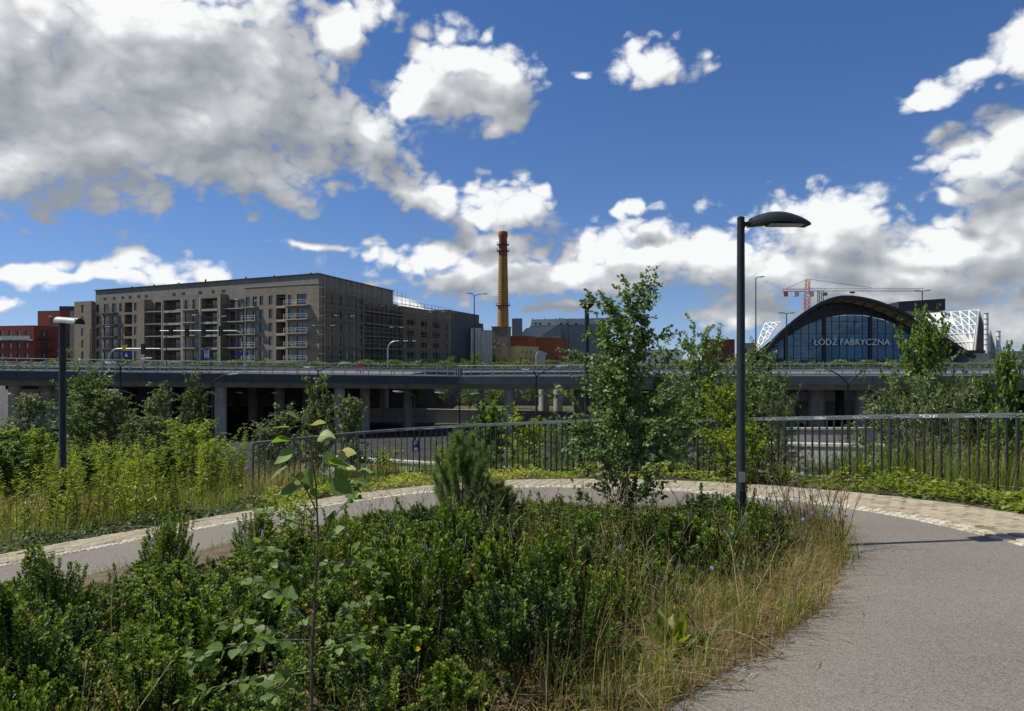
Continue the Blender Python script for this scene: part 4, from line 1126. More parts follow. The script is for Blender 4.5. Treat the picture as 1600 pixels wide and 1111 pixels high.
M_stone = mat('tower_stone', (.24, .21, .155), .95, .45, .8, .3, 6, stain=.5)
tw = empty('stone_tower', (X(784, 257), 257, 0), 0, 'weathered square stone tower at the foot of the chimney', 'building')
b = MB(); b.prism([(-3.0, 0), (-3.0, Z(512, 257)), (2.75, Z(512, 257)), (2.75, 0)], -3, 3, Matrix.Rotation(R(-12), 4, 'Z')); b.build('wall', M_stone, tw)
b = MB().box(-3.2, 2.95, -3.2, 3.2, Z(512, 257), Z(510.5, 257), Matrix.Rotation(R(-12), 4, 'Z')); b.build('cornice', M_stone, tw)
q_ = random.Random(8)
for i in range(9):
    mb = MB(); x = q_.uniform(-2.4, 1.6); z = q_.uniform(4.6, 9.0); pts = [(x + q_.uniform(-.6, .6), 0, z + q_.uniform(-.7, .7)) for _ in range(5)]
    o = mb.tube(pts, .07, 4).build('graffiti', M_white if i % 2 else M_frame, tw); o.matrix_local = Matrix.Rotation(R(-12), 4, 'Z') @ Matrix.Translation((0, -3.0, 0)) @ Matrix.Diagonal((1, .2, 1, 1))
M_yelw = mat('yellow_plaster', (.50, .40, .17), .9, .3, .8, stain=.3)
yc = Vector((X(804, 243), 243))
yb, myf, mys = simple_block('yellow_house', yc, (.99, -.14), 6.6, (.75, .66), 11.5, Z(541, 243), M_yelw, 'old yellow plaster house with a tall black window below the chimney',
    [(4.2, 5.4, 2.5, 6.2, 'win')] + grid(.8, 2, 2.4, .5, [1.2], .5) + grid(.8, 1, 2.4, .6, [4.2], .5), grid(3.4, 3, 1.9, .7, [3.9], 1.0) + grid(2.5, 4, 2.2, .8, [0.6], 1.8))
# orange-red brick hall
hc = Vector((X(871, 272), 272))
rh, mh, mhs = simple_block('red_hall', hc, (1, -.05), 19, (.3, .95), 18, Z(528, 272), M_bkred2, 'orange brick museum hall with a grey metal gable', [(7.0, 9.4, 1.5, 9.2, 'win')], [])
ann, _, _ = simple_block('brick_annex', Vector((X(826, 262), 262)), (1, -.05), 7.2, (.3, .95), 10, Z(525, 262), M_bkred2, 'small red brick annex with a corbelled top beside the chimney', [(2.6, 4.6, 5.6, 7.2, 'win')], [])
obj('cornice', MB().box(-7.4, .2, -.35, .5, Z(525, 262) - .8, Z(525, 262) + .05).mesh('cornice', M_bkred2), ann, Matrix.Rotation(-.05, 4, 'Z'))
M_zinc = mat('zinc_roof', (.34, .37, .38), .5, .2, 1.2, metal=.3, stretch=(6, 1, 1)); M_zincd = mat('zinc_wall', (.16, .185, .20), .6, .2, 1)
gz = empty('zinc_gable', (X(845, 278), 278, 0), 0, 'grey zinc gable roof over the orange hall', 'building')
b = MB(); b.prism([(X(808, 278) - X(845, 278), Z(528, 278)), (X(822, 278) - X(845, 278), Z(513, 278)), (X(868, 278) - X(845, 278), Z(508.5, 278)), (X(876, 278) - X(845, 278), Z(512, 278)), (X(876, 278) - X(845, 278), Z(528, 278))], -2.5, 12)
b.build('roof', M_zinc, gz)
b = MB(); b.prism([(X(843, 278) - X(845, 278), Z(527, 278)), (X(869, 278) - X(845, 278), Z(509, 278)), (X(876, 278) - X(845, 278), Z(512.3, 278)), (X(876, 278) - X(845, 278), Z(525, 278))], -2.9, -2.52); b.build('gable_panel', M_zincd, gz)
zh = empty('zinc_hall', (X(893, 292), 292, 0), 0, 'large grey zinc-clad hall with roof lights behind the orange hall', 'building')
xo = X(893, 292); w2 = lambda px: X(px, 292) - xo
MB().prism([(w2(872), -1), (w2(872), Z(507, 292)), (w2(950), Z(507, 292)), (w2(950), -1)], -6, 14).build('wall', M_zincd, zh)
rf_ = MB(); rf_.prism([(w2(828), Z(510, 292)), (w2(830), Z(500.5, 292)), (w2(948), Z(498, 292)), (w2(952), Z(507.2, 292))], -6.2, 15); ro = rf_.build('roof', M_zinc, zh)
for px in (836, 843, 857, 875, 884, 898): MB().box(w2(px) - .5, w2(px) + .5, -6.5, -6.0, Z(508.5, 292), Z(506.8, 292) + .2).build('roof_light', M_frame, ro)
for px in (832, 851, 868, 874, 890): MB().tube([(w2(px), 0, Z(500, 292)), (w2(px), 0, Z(497, 292))], .15, 5).build('vent', M_frame, ro)
gt_ = empty('lift_tower', (X(808, 276), 276, 0), 0, 'narrow grey tower with a dark glass strip right of the chimney', 'building')
MB().box(-2.0, 2.0, -2, 2, -1, Z(498, 276)).build('wall', M_zincd, gt_); MB().box(-1.15, -.15, -2.05, -2.003, 8, Z(499, 276) - .6).build('glass_strip', M_glass, gt_)
cv = empty('curved_pavilion', (X(858, 236), 236, 0), 0, 'silver pavilion with a curved metal shell behind the bridge', 'building')
pts_o = [(-4.4, -.5)] + [(-4.4 + 1.6 * (1 - math.cos(t)), 2.6 + 2.0 * math.sin(t)) for t in np.linspace(0, PI / 2, 7)] + [(4.7, 2.4), (4.7, 2.1)]
pts_i = [(-1.4, -.5)] + [(-1.4 + 1.4 * (1 - math.cos(t)), 1.8 + 2.1 * math.sin(t)) for t in np.linspace(0, PI / 2, 5)]
b = MB(); b.prism(pts_o + [(4.5, 2.1)] + pts_i[::-1], -3, 5); b.build('shell', M_steel, cv)
MB().box(-1.3, 4.4, -2, 4, -.5, 1.9).build('glass_wall', M_glass, cv); MB().tube([(2.3, -2.7, -.5), (2.3, -2.7, 2.9)], .25, 8).build('column', M_frame, cv)

# --- further houses glimpsed between trees
for cpx, d, w, h, wmat, lab, nm in ((1148, 185, 8.5, Z(530, 185), M_bkred, 'red brick house left of the station arch', 'red_house'), (1182, 200, 4.5, Z(536, 200), M_conc_l, 'pale narrow house beside the station arch', 'pale_house'), (1062, 230, 13, Z(546, 230), M_white, 'low white house behind the birch', 'white_house')):
    n = int(w / 2.1); simple_block(nm, Vector((X(cpx, d), d)), (1, -.06), w, (.3, .95), 9, h, wmat, lab, grid(.8, n, 2.0, 1.0, [.5] + ([3.2] if h > 5.5 else []), 1.5))

# ------------------------------------------------------------------ station
sd_ = 150.0; sx0, sx1 = X(1178, sd_), X(1502, sd_); sxc = (sx0 + sx1) / 2; hw = (sx1 - sx0) / 2
stn = empty('station_hall', (sxc, sd_, 0), 0, 'arched station hall with a dark roof rim, glass front and white lettering', 'building')
M_roofd = mat('station_rim', (.02, .022, .024), .5, .2, 2); M_soff = mat('soffit_board', (.13, .115, .09), .7, .3, 1.5)
M_sglass = mat_glass('station_glass', (.012, .042, .075), .04, .95)
M_sglass.node_tree.nodes['Principled BSDF'].inputs['Specular Tint'].default_value = (.42, .68, 1.0, 1)  # blue sky reflection is put into the base colour and this tint
def apx(t):       # outline of the roof, sampled from left foot to right foot
    P_ = [(1178, 557), (1190, 538), (1208, 518), (1232, 497), (1262, 477), (1285, 467), (1302, 463.5), (1325, 465.5), (1352, 471), (1385, 484), (1415, 499), (1450, 522), (1480, 542), (1504, 556)]
    x = 1178 + (1504 - 1178) * t; k = max(i for i in range(len(P_)) if P_[i][0] <= x + 1e-6); k = min(k, len(P_) - 2)
    a, b = P_[k], P_[k + 1]; f = (x - a[0]) / (b[0] - a[0]); m0 = (b[1] - a[1]) / (b[0] - a[0])
    return x, a[1] + (b[1] - a[1]) * f
N = 40; arch = [(X(apx(i / N)[0], sd_) - sxc, Z(apx(i / N)[1], sd_)) for i in range(N + 1)]
for _ in range(2): arch = [arch[0]] + [((arch[i - 1][0] + 2 * arch[i][0] + arch[i + 1][0]) / 4, (arch[i - 1][1] + 2 * arch[i][1] + arch[i + 1][1]) / 4) for i in range(1, N)] + [arch[-1]]
low_a = [(x * .985, z - .62) for x, z in arch]
rim = MB(); rim.prism(arch + low_a[::-1], -4.6, -4.0); rim.build('roof_rim', M_roofd, stn)
SH = Matrix(((1, .47, 0, 1.9), (0, 1, 0, 0), (0, 0, 1, 0), (0, 0, 0, 1)))      # the hall runs back obliquely
rf = MB(); rf.prism([(x, z - .12) for x, z in arch] + [(x * .99, z - .42) for x, z in arch][::-1], -3.99, 34, SH); rf.build('roof', M_roofd, stn)
for i in range(2, N - 1, 2):            # timber soffit boards and trusses under the overhang
    a = low_a[i]; c = low_a[i + 1]
    MB().tube([(a[0], -3.8, a[1] - .05), (a[0] * .96, -.1, a[1] - .9)], .13, 5).build('truss', M_soff, stn)
    MB().tube([(a[0], -3.8, a[1] - .05), (low_a[i + 1][0], -.1, low_a[i + 1][1] - .25)], .1, 5).build('truss', M_soff, stn)
    MB().tube([(a[0], -3.7, a[1] - .05), (c[0], -3.7, c[1] - .05)], .12, 5).build('truss', M_soff, stn)
# inner arch band above the glass (the glass arch is flatter and lower)
gl = [(X(px, sd_) - sxc, Z(py, sd_)) for px, py in ((1192, 560), (1200, 548), (1217, 534), (1240, 519), (1265, 505), (1290, 496), (1320, 492), (1350, 492.5), (1380, 499), (1410, 509), (1440, 523), (1470, 541), (1492, 558))]
def gtop(x):
    for (xa, za), (xb, zb) in zip(gl, gl[1:]):
        if xa <= x <= xb: return za + (zb - za) * (x - xa) / (xb - xa)
    return 0
def atop(x):
    for (xa, za), (xb, zb) in zip(low_a, low_a[1:]):
        if xa <= x <= xb: return za + (zb - za) * (x - xa) / (xb - xa)
    return 0
band = MB()
for (xa, za), (xb, zb) in zip(gl, gl[1:]): band.quad((xa, .0, za), (xb, .0, zb), (xb, .0, max(zb, atop(xb) - .3)), (xa, .0, max(za, atop(xa) - .3)))
band.build('arch_band', M_roofd, stn)
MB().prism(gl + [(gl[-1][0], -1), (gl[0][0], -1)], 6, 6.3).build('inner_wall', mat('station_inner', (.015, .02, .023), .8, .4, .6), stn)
cols_ = np.linspace(gl[0][0], gl[-1][0], 26); rows_ = [-1.0, 2.0, 4.6, 7.2, 9.8, 12.4, 14.0]
for i in range(25):
    xa, xb = cols_[i] + .04, cols_[i + 1] - .04
    for za, zb in zip(rows_, rows_[1:]):
        ta, tb = min(zb - .04, gtop(xa) - .05), min(zb - .04, gtop(xb) - .05)
        if max(ta, tb) - za < .25: continue
        ta, tb = max(ta, za + .02), max(tb, za + .02)
        tl = pr.uniform(-.012, .012)
        MB()._add
        b = MB(); b.prism([(xa, za), (xb, za), (xb, tb), (xa, ta)], .14 + tl, .16 + tl); b.build('pane', M_sglass, stn)
for i in range(1, 25):
    big = i in (3, 8, 14, 22); w = .34 if big else .05
    MB().box(cols_[i] - w, cols_[i] + w, -.15 if big else .06, .13, -1, gtop(cols_[i]) - .02).build('mullion', M_roofd, stn)
for z in rows_[1:-1]:
    xs = [x for x in np.linspace(gl[0][0], gl[-1][0], 200) if gtop(x) > z]
    if xs: MB().box(xs[0], xs[-1], .08, .13, z - .05, z + .05).build('transom', M_roofd, stn)
def letters(root, word, size, width, centre, m):
    """one object per letter; prefix widths give the spacing"""
    full = text_mesh(word, size, m, .06, 'letter'); x0 = min(v.co.x for v in full.vertices); x1 = max(v.co.x for v in full.vertices); k = width / (x1 - x0)
    for i, chr_ in enumerate(word):
        if chr_ == ' ': continue
        pre = text_mesh(word[:i + 1], size, m, .06, 'letter'); end = max(v.co.x for v in pre.vertices) - min(v.co.x for v in pre.vertices)
        one = text_mesh(chr_, size, m, .06, 'letter'); hi = max(v.co.x for v in one.vertices)
        obj('letter', one, root, Matrix.Translation(centre) @ Matrix.Rotation(R(90), 4, 'X') @ Matrix.Diagonal((k, k, 1, 1)) @ Matrix.Translation((x0 + end - hi, 0, 0)))
letters(stn, 'ŁÓDŹ FABRYCZNA', 1.9, X(1389, sd_) - X(1270, sd_), (X(1329.5, sd_) - sxc, -.42, Z(535, sd_)), mat('sign_white', (.85, .85, .83), .5, .05, 2))
MB().box(X(1310, sd_) - sxc, X(1343, sd_) - sxc, 2.2, 2.5, Z(513, sd_), Z(509, sd_)).build('hanging_beam', M_roofd, stn)
# low grey wing at the right foot
MB().box(X(1500, sd_) - sxc, X(1531, sd_) - sxc, -3, 6, -1, Z(552, sd_)).build('side_wall', M_conc_l, stn); MB().box(X(1499, sd_) - sxc, X(1524, sd_) - sxc, -3.2, 6, Z(552, sd_) + .01, Z(547.5, sd_)).build('side_cap', M_frame, stn)

M_wfr = mat('white_steel', (.70, .70, .68), .5, .1, 2)
def diagrid(name, corner, nu, nv, label, extra=None):
    """curved white-framed roof of triangular panes; corner(u, v) -> world point"""
    o0 = corner(0, 0); r = empty(name, (o0.x, o0.y, 0), 0, label, 'glass roof'); q = lambda u, v: corner(u / nu, v / nv) - Vector((o0.x, o0.y, 0))
    mp = mat('roof_glass_grey', (.16, .20, .22), .15, .2, .4, spec=.7); mw = mat('roof_white_panel', (.66, .65, .60), .6, .12, .5)
    for i in range(nu):
        for j in range(nv):
            a, b, c, d = q(i, j), q(i + 1, j), q(i + 1, j + 1), q(i, j + 1)
            for k, tri in enumerate(((a, b, c), (a, c, d))):
                cen = sum(tri, Vector()) / 3; sh = [cen + (p - cen) * .985 for p in tri]
                bb = MB(); bb.poly(sh); bb.build('roof_pane', mw if (extra and extra(i, j, k)) else mp, r)
    for i in range(nu + 1): MB().tube([q(i, j) for j in range(nv + 1)], .14, 5).build('rib', M_wfr, r)
    for j in range(nv + 1): MB().tube([q(i, j) for i in range(nu + 1)], .14, 5).build('rib', M_wfr, r)
    for i in range(nu): MB().tube([q(i, 0)] and [q(i + k, k) for k in range(min(nu - i, nv) + 1)], .11, 5).build('rib', M_wfr, r)
    for j in range(1, nv): MB().tube([q(k, j + k) for k in range(min(nu, nv - j) + 1)], .11, 5).build('rib', M_wfr, r)
    return r
def quadpx(tl, tr, br, bl, d0, d1, bulge):
    def f(u, v):
        px = (tl[0] * (1 - u) + tr[0] * u) * (1 - v) + (bl[0] * (1 - u) + br[0] * u) * v
        py = (tl[1] * (1 - u) + tr[1] * u) * (1 - v) + (bl[1] * (1 - u) + br[1] * u) * v
        d = d0 * (1 - u) + d1 * u + bulge * (v - .5) ** 2 * 4 + (1 - v) * 5
        return P(px, py - 3 * math.sin(PI * v), d)
    return f
diagrid('glass_vault', quadpx((1440, 491), (1529, 484), (1519, 549), (1495, 548), 168, 160, 1.5), 6, 5, 'white-framed triangulated glass vault right of the station arch', lambda i, j, k: (j == 4) or (j == 3 and (i < 4 or k)) or (i == 0 and k) or (i == 1 and j == 0))
diagrid('glass_vault', quadpx((1196, 505), (1220, 503), (1200, 530), (1180, 548), 172, 168, .5), 2, 4, 'white-framed glass vault left of the station arch')
for k, (pxa, pya, wpx, nm, lab) in enumerate(((1529, 486, 12, 'vault_end', 'tall dark end wall of the white glass vault'), (1546, 515, 10, 'vault_end', 'second pointed end wall behind the white vault'), (1561, 535, 8, 'vault_end', 'third smaller pointed end wall at the station side'))):
    d = 158 + k * 6; r = empty(nm, (X(pxa, d), d, 0), 0, lab, 'wall')
    b = MB(); w = X(pxa + wpx, d) - X(pxa, d)
    b.prism([(0, -1), (-.9 * (k == 0), Z(550, d)), (0, Z(pya, d)), (w, Z(pya + 34, d)), (w, -1)], 0, .5); b.build('wall', M_conc_d if k == 0 else M_conc, r)
    b = MB(); b.tube([(0, -.1, Z(pya, d)), (w, -.1, Z(pya + 34, d)), (w, -.1, -1)], .18, 5); b.tube([(-.9 * (k == 0), -.1, Z(550, d)), (0, -.1, Z(pya, d))], .18, 5); b.build('edge_frame', M_wfr, r)
for px, py, d, lab in ((1541, 490, 152, 'tall white ventilation pipe beside the glass vault'), (1560, 518, 165, 'white ventilation pipe behind the vault end walls'), (1575, 538, 170, 'short white ventilation pipe at the far station end')):
    r = empty('vent_pipe', (X(px, d), d, 0), 0, lab, 'pipe'); h = Z(py, d)
    MB().tube([(0, 0, -1), (0, 0, h)], .42, 12).build('pipe', M_white, r, smooth=True)
    for i in range(6): MB().tube([(0, 0, h - 1.2 - i * 1.1), (0, 0, h - 1.05 - i * 1.1)], .47, 12).build('band', M_steel, r)
    MB().tube([(0, 0, h), (0, 0, h + .12)], .52, 12).build('cap', M_steel, r)
ib = empty('plant_building', (X(1572, 175), 175, 0), 0, 'low pale concrete plant building right of the vault ends', 'building')
MB().box(-6, 26, -3, 12, -1, Z(562, 175) + 1.8).build('wall', M_conc_l, ib); MB().box(-6.2, 26.2, -3.2, 12, Z(562, 175) + 1.81, Z(562, 175) + 2.1).build('roof_edge', M_steel, ib)
# black-topped office tower behind
bd_ = 245.0; bt = empty('office_tower', (X(1440, bd_), bd_, 0), 0, 'office tower with a black band top behind the station', 'building')
xo = X(1440, bd_); rr = lambda px: X(px, bd_) - xo
Mt = Matrix.Rotation(0, 4, 'Z')
b = MB(); b._add([(rr(1399), -2, Z(486, bd_)), (rr(1466), -4, Z(486, bd_)), (rr(1484), 12, Z(487, bd_)), (rr(1402), 14, Z(486, bd_)), (rr(1399), -2, Z(472, bd_)), (rr(1466), -4, Z(468, bd_)), (rr(1484), 12, Z(473, bd_)), (rr(1402), 14, Z(474, bd_))],
                 [(0, 1, 2, 3), (4, 5, 6, 7), (0, 1, 5, 4), (1, 2, 6, 5), (2, 3, 7, 6), (3, 0, 4, 7)]); b.build('top_band', mat('black_cladding', (.018, .02, .024), .4, .2, 1), bt)
MB().box(rr(1402), rr(1464), -1.5, 12, -1, Z(486, bd_) - .01).build('wall', M_conc_l, bt)
for z in np.arange(2, Z(488, bd_) - 1, 1.7): MB().box(rr(1402), rr(1464), -1.62, -1.503, z, z + .9).build('window_band', M_glass, bt)
# lower station front under the bridge
lf = empty('lower_front', (X(1290, 96), 96, LOW), 0, 'lower station front with white panels and windows under the bridge', 'building')
for i in range(9):
    x = -9 + i * 2.6
    MB().box(x, x + 2.5, 0, .3, 2.0, 3.3).build('panel', M_white, lf); MB().box(x, x + 2.5, .05, .3, 3.32, 5.4).build('window', M_glass, lf)
    MB().box(x, x + 2.5, .02, .3, -.1, 1.95).build('panel', M_conc_l, lf)

# tower crane
cr_d = 330.0; cb = P(1261, 476, cr_d); crn = empty('tower_crane', (cb.x, cb.y, 0), 0, 'red and white tower crane with a long level jib behind the station', 'crane')
M_cr = mat('crane_red', (.55, .16, .07), .6, .2, 1); M_cw = mat('crane_white', (.55, .55, .53), .6, .2, 1)
def lattice(b, p, q, w, n, r=.1):
    p, q = Vector(p), Vector(q); d = (q - p).normalized(); s = Vector((0, 1, 0)); u = d.cross(s).normalized()
    cs = [(s * a + u * c) * w / 2 for a, c in ((-1, -1), (1, -1), (1, 1), (-1, 1))]
    for c in cs: b.tube([p + c, q + c], r, 4)
    for i in range(n):
        a0 = p + (q - p) * i / n; a1 = p + (q - p) * (i + 1) / n
        for k in range(4): b.tube([a0 + cs[k], a1 + cs[(k + 1) % 4]], r * .6, 4)
zj = Z(452.5, cr_d)
b = MB(); lattice(b, (0, 0, 0), (0, 0, zj - 2), 2.0, 18, .16); b.build('mast', M_cr, crn)
b = MB(); lattice(b, (0, 0, zj - 2), (.4, 0, Z(436, cr_d)), 1.5, 4, .14); b.build('apex', M_cr, crn)
xj0, xj1 = X(1222, cr_d) - cb.x, X(1444, cr_d) - cb.x
b = MB(); lattice(b, (1, 0, zj), (xj1, 0, zj), 1.35, 34, .09); b.build('jib', M_cw, crn)
b = MB(); lattice(b, (xj0, 0, zj - .3), (-1, 0, zj - .3), 1.2, 7, .09); b.build('counter_jib', M_cr, crn)
for x in (xj0 + 1.5, xj0 + 6.5): MB().box(x - 1.0, x + 1.0, -.8, .8, zj - 3.2, zj - .9).build('counterweight', M_cr if x < xj0 + 3 else M_cw, crn)
MB().tube([(.4, 0, Z(436, cr_d)), (xj0 + 2, 0, zj + .5)], .09, 4).build('tie_rod', M_frame, crn); MB().tube([(.4, 0, Z(436, cr_d)), (xj1 * .55, 0, zj + .9)], .09, 4).build('tie_rod', M_frame, crn)
MB().box(.9, 2.8, -1.0, 1.0, zj - 3.2, zj - 1.0).build('cab', M_cw, crn)
MB().box(20, 22, -.6, .6, zj - 1.7, zj - 1.0).build('trolley', M_frame, crn); MB().tube([(21, 0, zj - 1.5), (21, 0, zj - 3.5)], .08, 4).build('hook', M_frame, crn)
c2 = empty('crane_mast', (X(1282, 345), 345, 0), 0, 'second dark lattice mast beside the red crane', 'crane')
b = MB(); lattice(b, (0, 0, 0), (0, 0, Z(454, 345)), 2.0, 18, .16); b.build('mast', M_frame, c2); MB().box(1.1, 3, -1, 1, Z(462, 345), Z(457, 345)).build('cab', mat('cab_green', (.12, .35, .10), .6), c2)

# ------------------------------------------------------------------ plants
ML_box = mat_leaf('leaf_box', (.018, .042, .006), (.17, .25, .024), .26, .52, .22, (.20, .16, .04))  # light end brightened to paint sunlit highlights on the leaves
ML_boxd = mat_leaf('leaf_box_dark', (.013, .031, .005), (.105, .17, .02), .24, .5, .22, (.14, .12, .03))
ML_birch = mat_leaf('leaf_birch', (.058, .10, .030), (.20, .26, .10), .3, .48, .32)
ML_poplar = mat_leaf('leaf_poplar', (.055, .10, .018), (.18, .245, .055), .38, .48, .32)
ML_sap = mat_leaf('leaf_sapling', (.05, .105, .022), (.16, .25, .05), .36, .48, .32, (.30, .28, .03))
ML_willow = mat_leaf('leaf_willow', (.065, .09, .04), (.19, .225, .115), .3, .48, .32)
ML_grey = mat_leaf('leaf_greygreen', (.055, .08, .032), (.19, .225, .105), .28, .48, .32)
ML_lime = mat_leaf('leaf_lime', (.09, .135, .012), (.27, .32, .03), .42, .48, .32)
ML_weed = mat_leaf('leaf_weed', (.075, .11, .014), (.22, .26, .035), .38, .5, .35)
ML_ivy = mat_leaf('leaf_ivy', (.06, .095, .010), (.25, .29, .03), .38, .5, .25, (.36, .30, .03))
ML_ivyd = mat_leaf('leaf_ivy_dark', (.015, .036, .008), (.07, .115, .025), .28, .5, .2)
ML_pine = mat_leaf('pine_needle', (.06, .095, .04), (.19, .25, .11), .4, .45, .4)
ML_grass = mat_leaf('grass_green', (.055, .09, .012), (.16, .21, .035), .42, .55, .25, (.30, .26, .08))
ML_dry = mat_leaf('grass_dry', (.15, .10, .038), (.42, .32, .15), .35, .6, .25, (.45, .36, .19))
ML_seed = mat_leaf('seed_head', (.14, .10, .055), (.30, .24, .14), .3, .7, .2)
ML_flower = mat_leaf('petal_blue', (.17, .20, .52), (.30, .33, .70), .3, .6, .2)
ML_yellow = mat_leaf('petal_yellow', (.70, .42, .01), (.80, .52, .02), .3, .6, .2)


def unit(a): return a / np.maximum(np.linalg.norm(a, axis=-1, keepdims=True), 1e-9)


SHAPES = {  # leaf outlines: (along, across, lift) in units of length and width; folded along the midrib
    'rhomb': ([(0, 0, 0), (.45, .5, .06), (1, 0, -.08), (.45, -.5, .06)], [(0, 1, 2, 3)]),
    'oval': ([(0, 0, 0), (.3, .46, .07), (.72, .38, .05), (1, 0, -.06), (.72, -.38, .05), (.3, -.46, .07)], [(0, 1, 2, 3), (0, 3, 4, 5)]),
    'lance': ([(0, 0, 0), (.35, .5, .03), (1, 0, -.12), (.35, -.5, .03)], [(0, 1, 2, 3)]),
}


def leaf_arrays(pos, axis, nrm, ln, wd, shape='rhomb', tint=None):
    """pos, axis, nrm (n,3); ln, wd (n,) -> V, F, tint"""
    n = len(pos); pts, fs = SHAPES[shape]; pts = np.array(pts, float); k = len(pts)
    axis = unit(axis); side = unit(np.cross(nrm, axis)); up = np.cross(axis, side)
    V = pos[:, None] + axis[:, None] * (pts[None, :, 0:1] * ln[:, None, None]) + side[:, None] * (pts[None, :, 1:2] * wd[:, None, None]) + up[:, None] * (pts[None, :, 2:3] * ln[:, None, None])
    Fc = (np.arange(n)[:, None, None] * k + np.array(fs)[None]).reshape(-1, len(fs[0]))
    t = rng.random(n) if tint is None else tint
    return V.reshape(-1, 3), Fc, np.repeat(t, k)


def join(parts):
    Vs, Fs, Ts = [], [], []; o = 0
    for V, Fc, t in parts: Vs.append(V); Fs.append(Fc + o); Ts.append(t); o += len(V)
    return np.concatenate(Vs), np.concatenate(Fs), np.concatenate(Ts)


def rdir(n, up=0.0):
    v = rng.normal(size=(n, 3)); v[:, 2] += up; return unit(v)


# ---- box shrubs of the bed
def make_shrub(seed, w, h, shoots, per, m, leaf=.020, spike=.14):
    """dense upright shoots set with small paired leaves"""
    global rng
    rng = np.random.default_rng(seed)
    nl = 5; la = rng.random(nl) * 2 * PI; lobe = np.stack([np.cos(la), np.sin(la)], 1) * w * .24 * rng.uniform(.6, 1.1, (nl, 1)); lh = rng.uniform(.78, 1.06, nl)
    a = rng.random(shoots) * 2 * PI; r = np.sqrt(rng.random(shoots)) * w / 2
    xy = np.stack([r * np.cos(a), r * np.sin(a)], 1); dl = np.linalg.norm(xy[:, None] - lobe[None], axis=2)
    dome = (lh[None] * np.sqrt(np.clip(1 - (dl / (w * .31)) ** 2, .02, 1))).max(1)          # several rounded heads make one clump
    hh = h * np.clip(dome, .25, 1.1) * rng.uniform(.86, 1.06, shoots) + (rng.random(shoots) < .06) * rng.uniform(0, spike, shoots)
    base = np.stack([xy[:, 0] * .45, xy[:, 1] * .45, np.zeros(shoots)], 1)
    tip = np.stack([xy[:, 0] * 1.05, xy[:, 1] * 1.05, hh], 1)
    L = np.linalg.norm(tip - base, axis=1)
    t = 1 - (rng.random((shoots, per)) ** 1.2) * np.clip(.20 / L, .2, .8)[:, None]
    pos = base[:, None] + (tip - base)[:, None] * t[..., None]
    d = unit(tip - base)
    ph = rng.random((shoots, per)) * 2 * PI
    rad_ = np.stack([np.cos(ph), np.sin(ph), np.zeros_like(ph)], -1)
    ax = unit(rad_ * 1.0 + d[:, None] * rng.uniform(.5, 1.6, (shoots, per))[..., None])
    nr = unit(d[:, None] * 1.0 - rad_ * .4 + rng.normal(0, .25, (shoots, per, 3)))
    pos = pos + rad_ * (.008 * (1 - .6 * np.clip((t - .8) * 5, 0, 1)))[..., None]
    # shoot ends paler: fresh leaves, and sunlit highlights put into tint; tone per shoot
    tone = rng.normal(.24, .13, shoots)
    tint = np.clip(tone[:, None] + np.clip((t - .85) * 3.0, 0, .42) + rng.normal(0, .1, t.shape), 0, .93)
    dead = rng.random(shoots) < .035; tint[dead] = 1.0
    ln = leaf * rng.uniform(.7, 1.25, t.shape)
    V, Fc, tt = leaf_arrays(pos.reshape(-1, 3), ax.reshape(-1, 3), nr.reshape(-1, 3), ln.ravel(), ln.ravel() * .56, 'oval', tint.ravel())
    fol = np_mesh('foliage', V, Fc, m, tt)
    b = MB()
    for i in range(0, shoots, 3): b.tube([base[i] - np.array([0, 0, .05]), (base[i] + tip[i]) / 2 + rng.normal(0, .01, 3), tip[i]], [.005, .0035, .0015], 4, False)
    return fol, b.mesh('stems', M_bark)

SHRUBS = [make_shrub(11, .66, .50, 110, 105, ML_box, .018), make_shrub(12, .76, .44, 125, 100, ML_box, .018, .2), make_shrub(13, .56, .58, 100, 110, ML_box, .018, .22),
          make_shrub(14, .70, .50, 115, 105, ML_boxd, .018), make_shrub(15, .62, .56, 110, 105, ML_boxd, .018, .2), make_shrub(16, .80, .40, 125, 100, ML_box, .021)]


def put_shrub(x, y, s, k, label, name='box_shrub', group='box shrubs in the planted bed', sz=1.0, dz=0.0):
    fol, st_ = SHRUBS[k]; r = empty(name, (x, y, plane_z(x, y) + .03 + dz), random.uniform(0, 6.28), label, 'shrub', group)
    r.scale = (s, s, s * sz); obj('foliage', fol, r); obj('stems', st_, r); return r


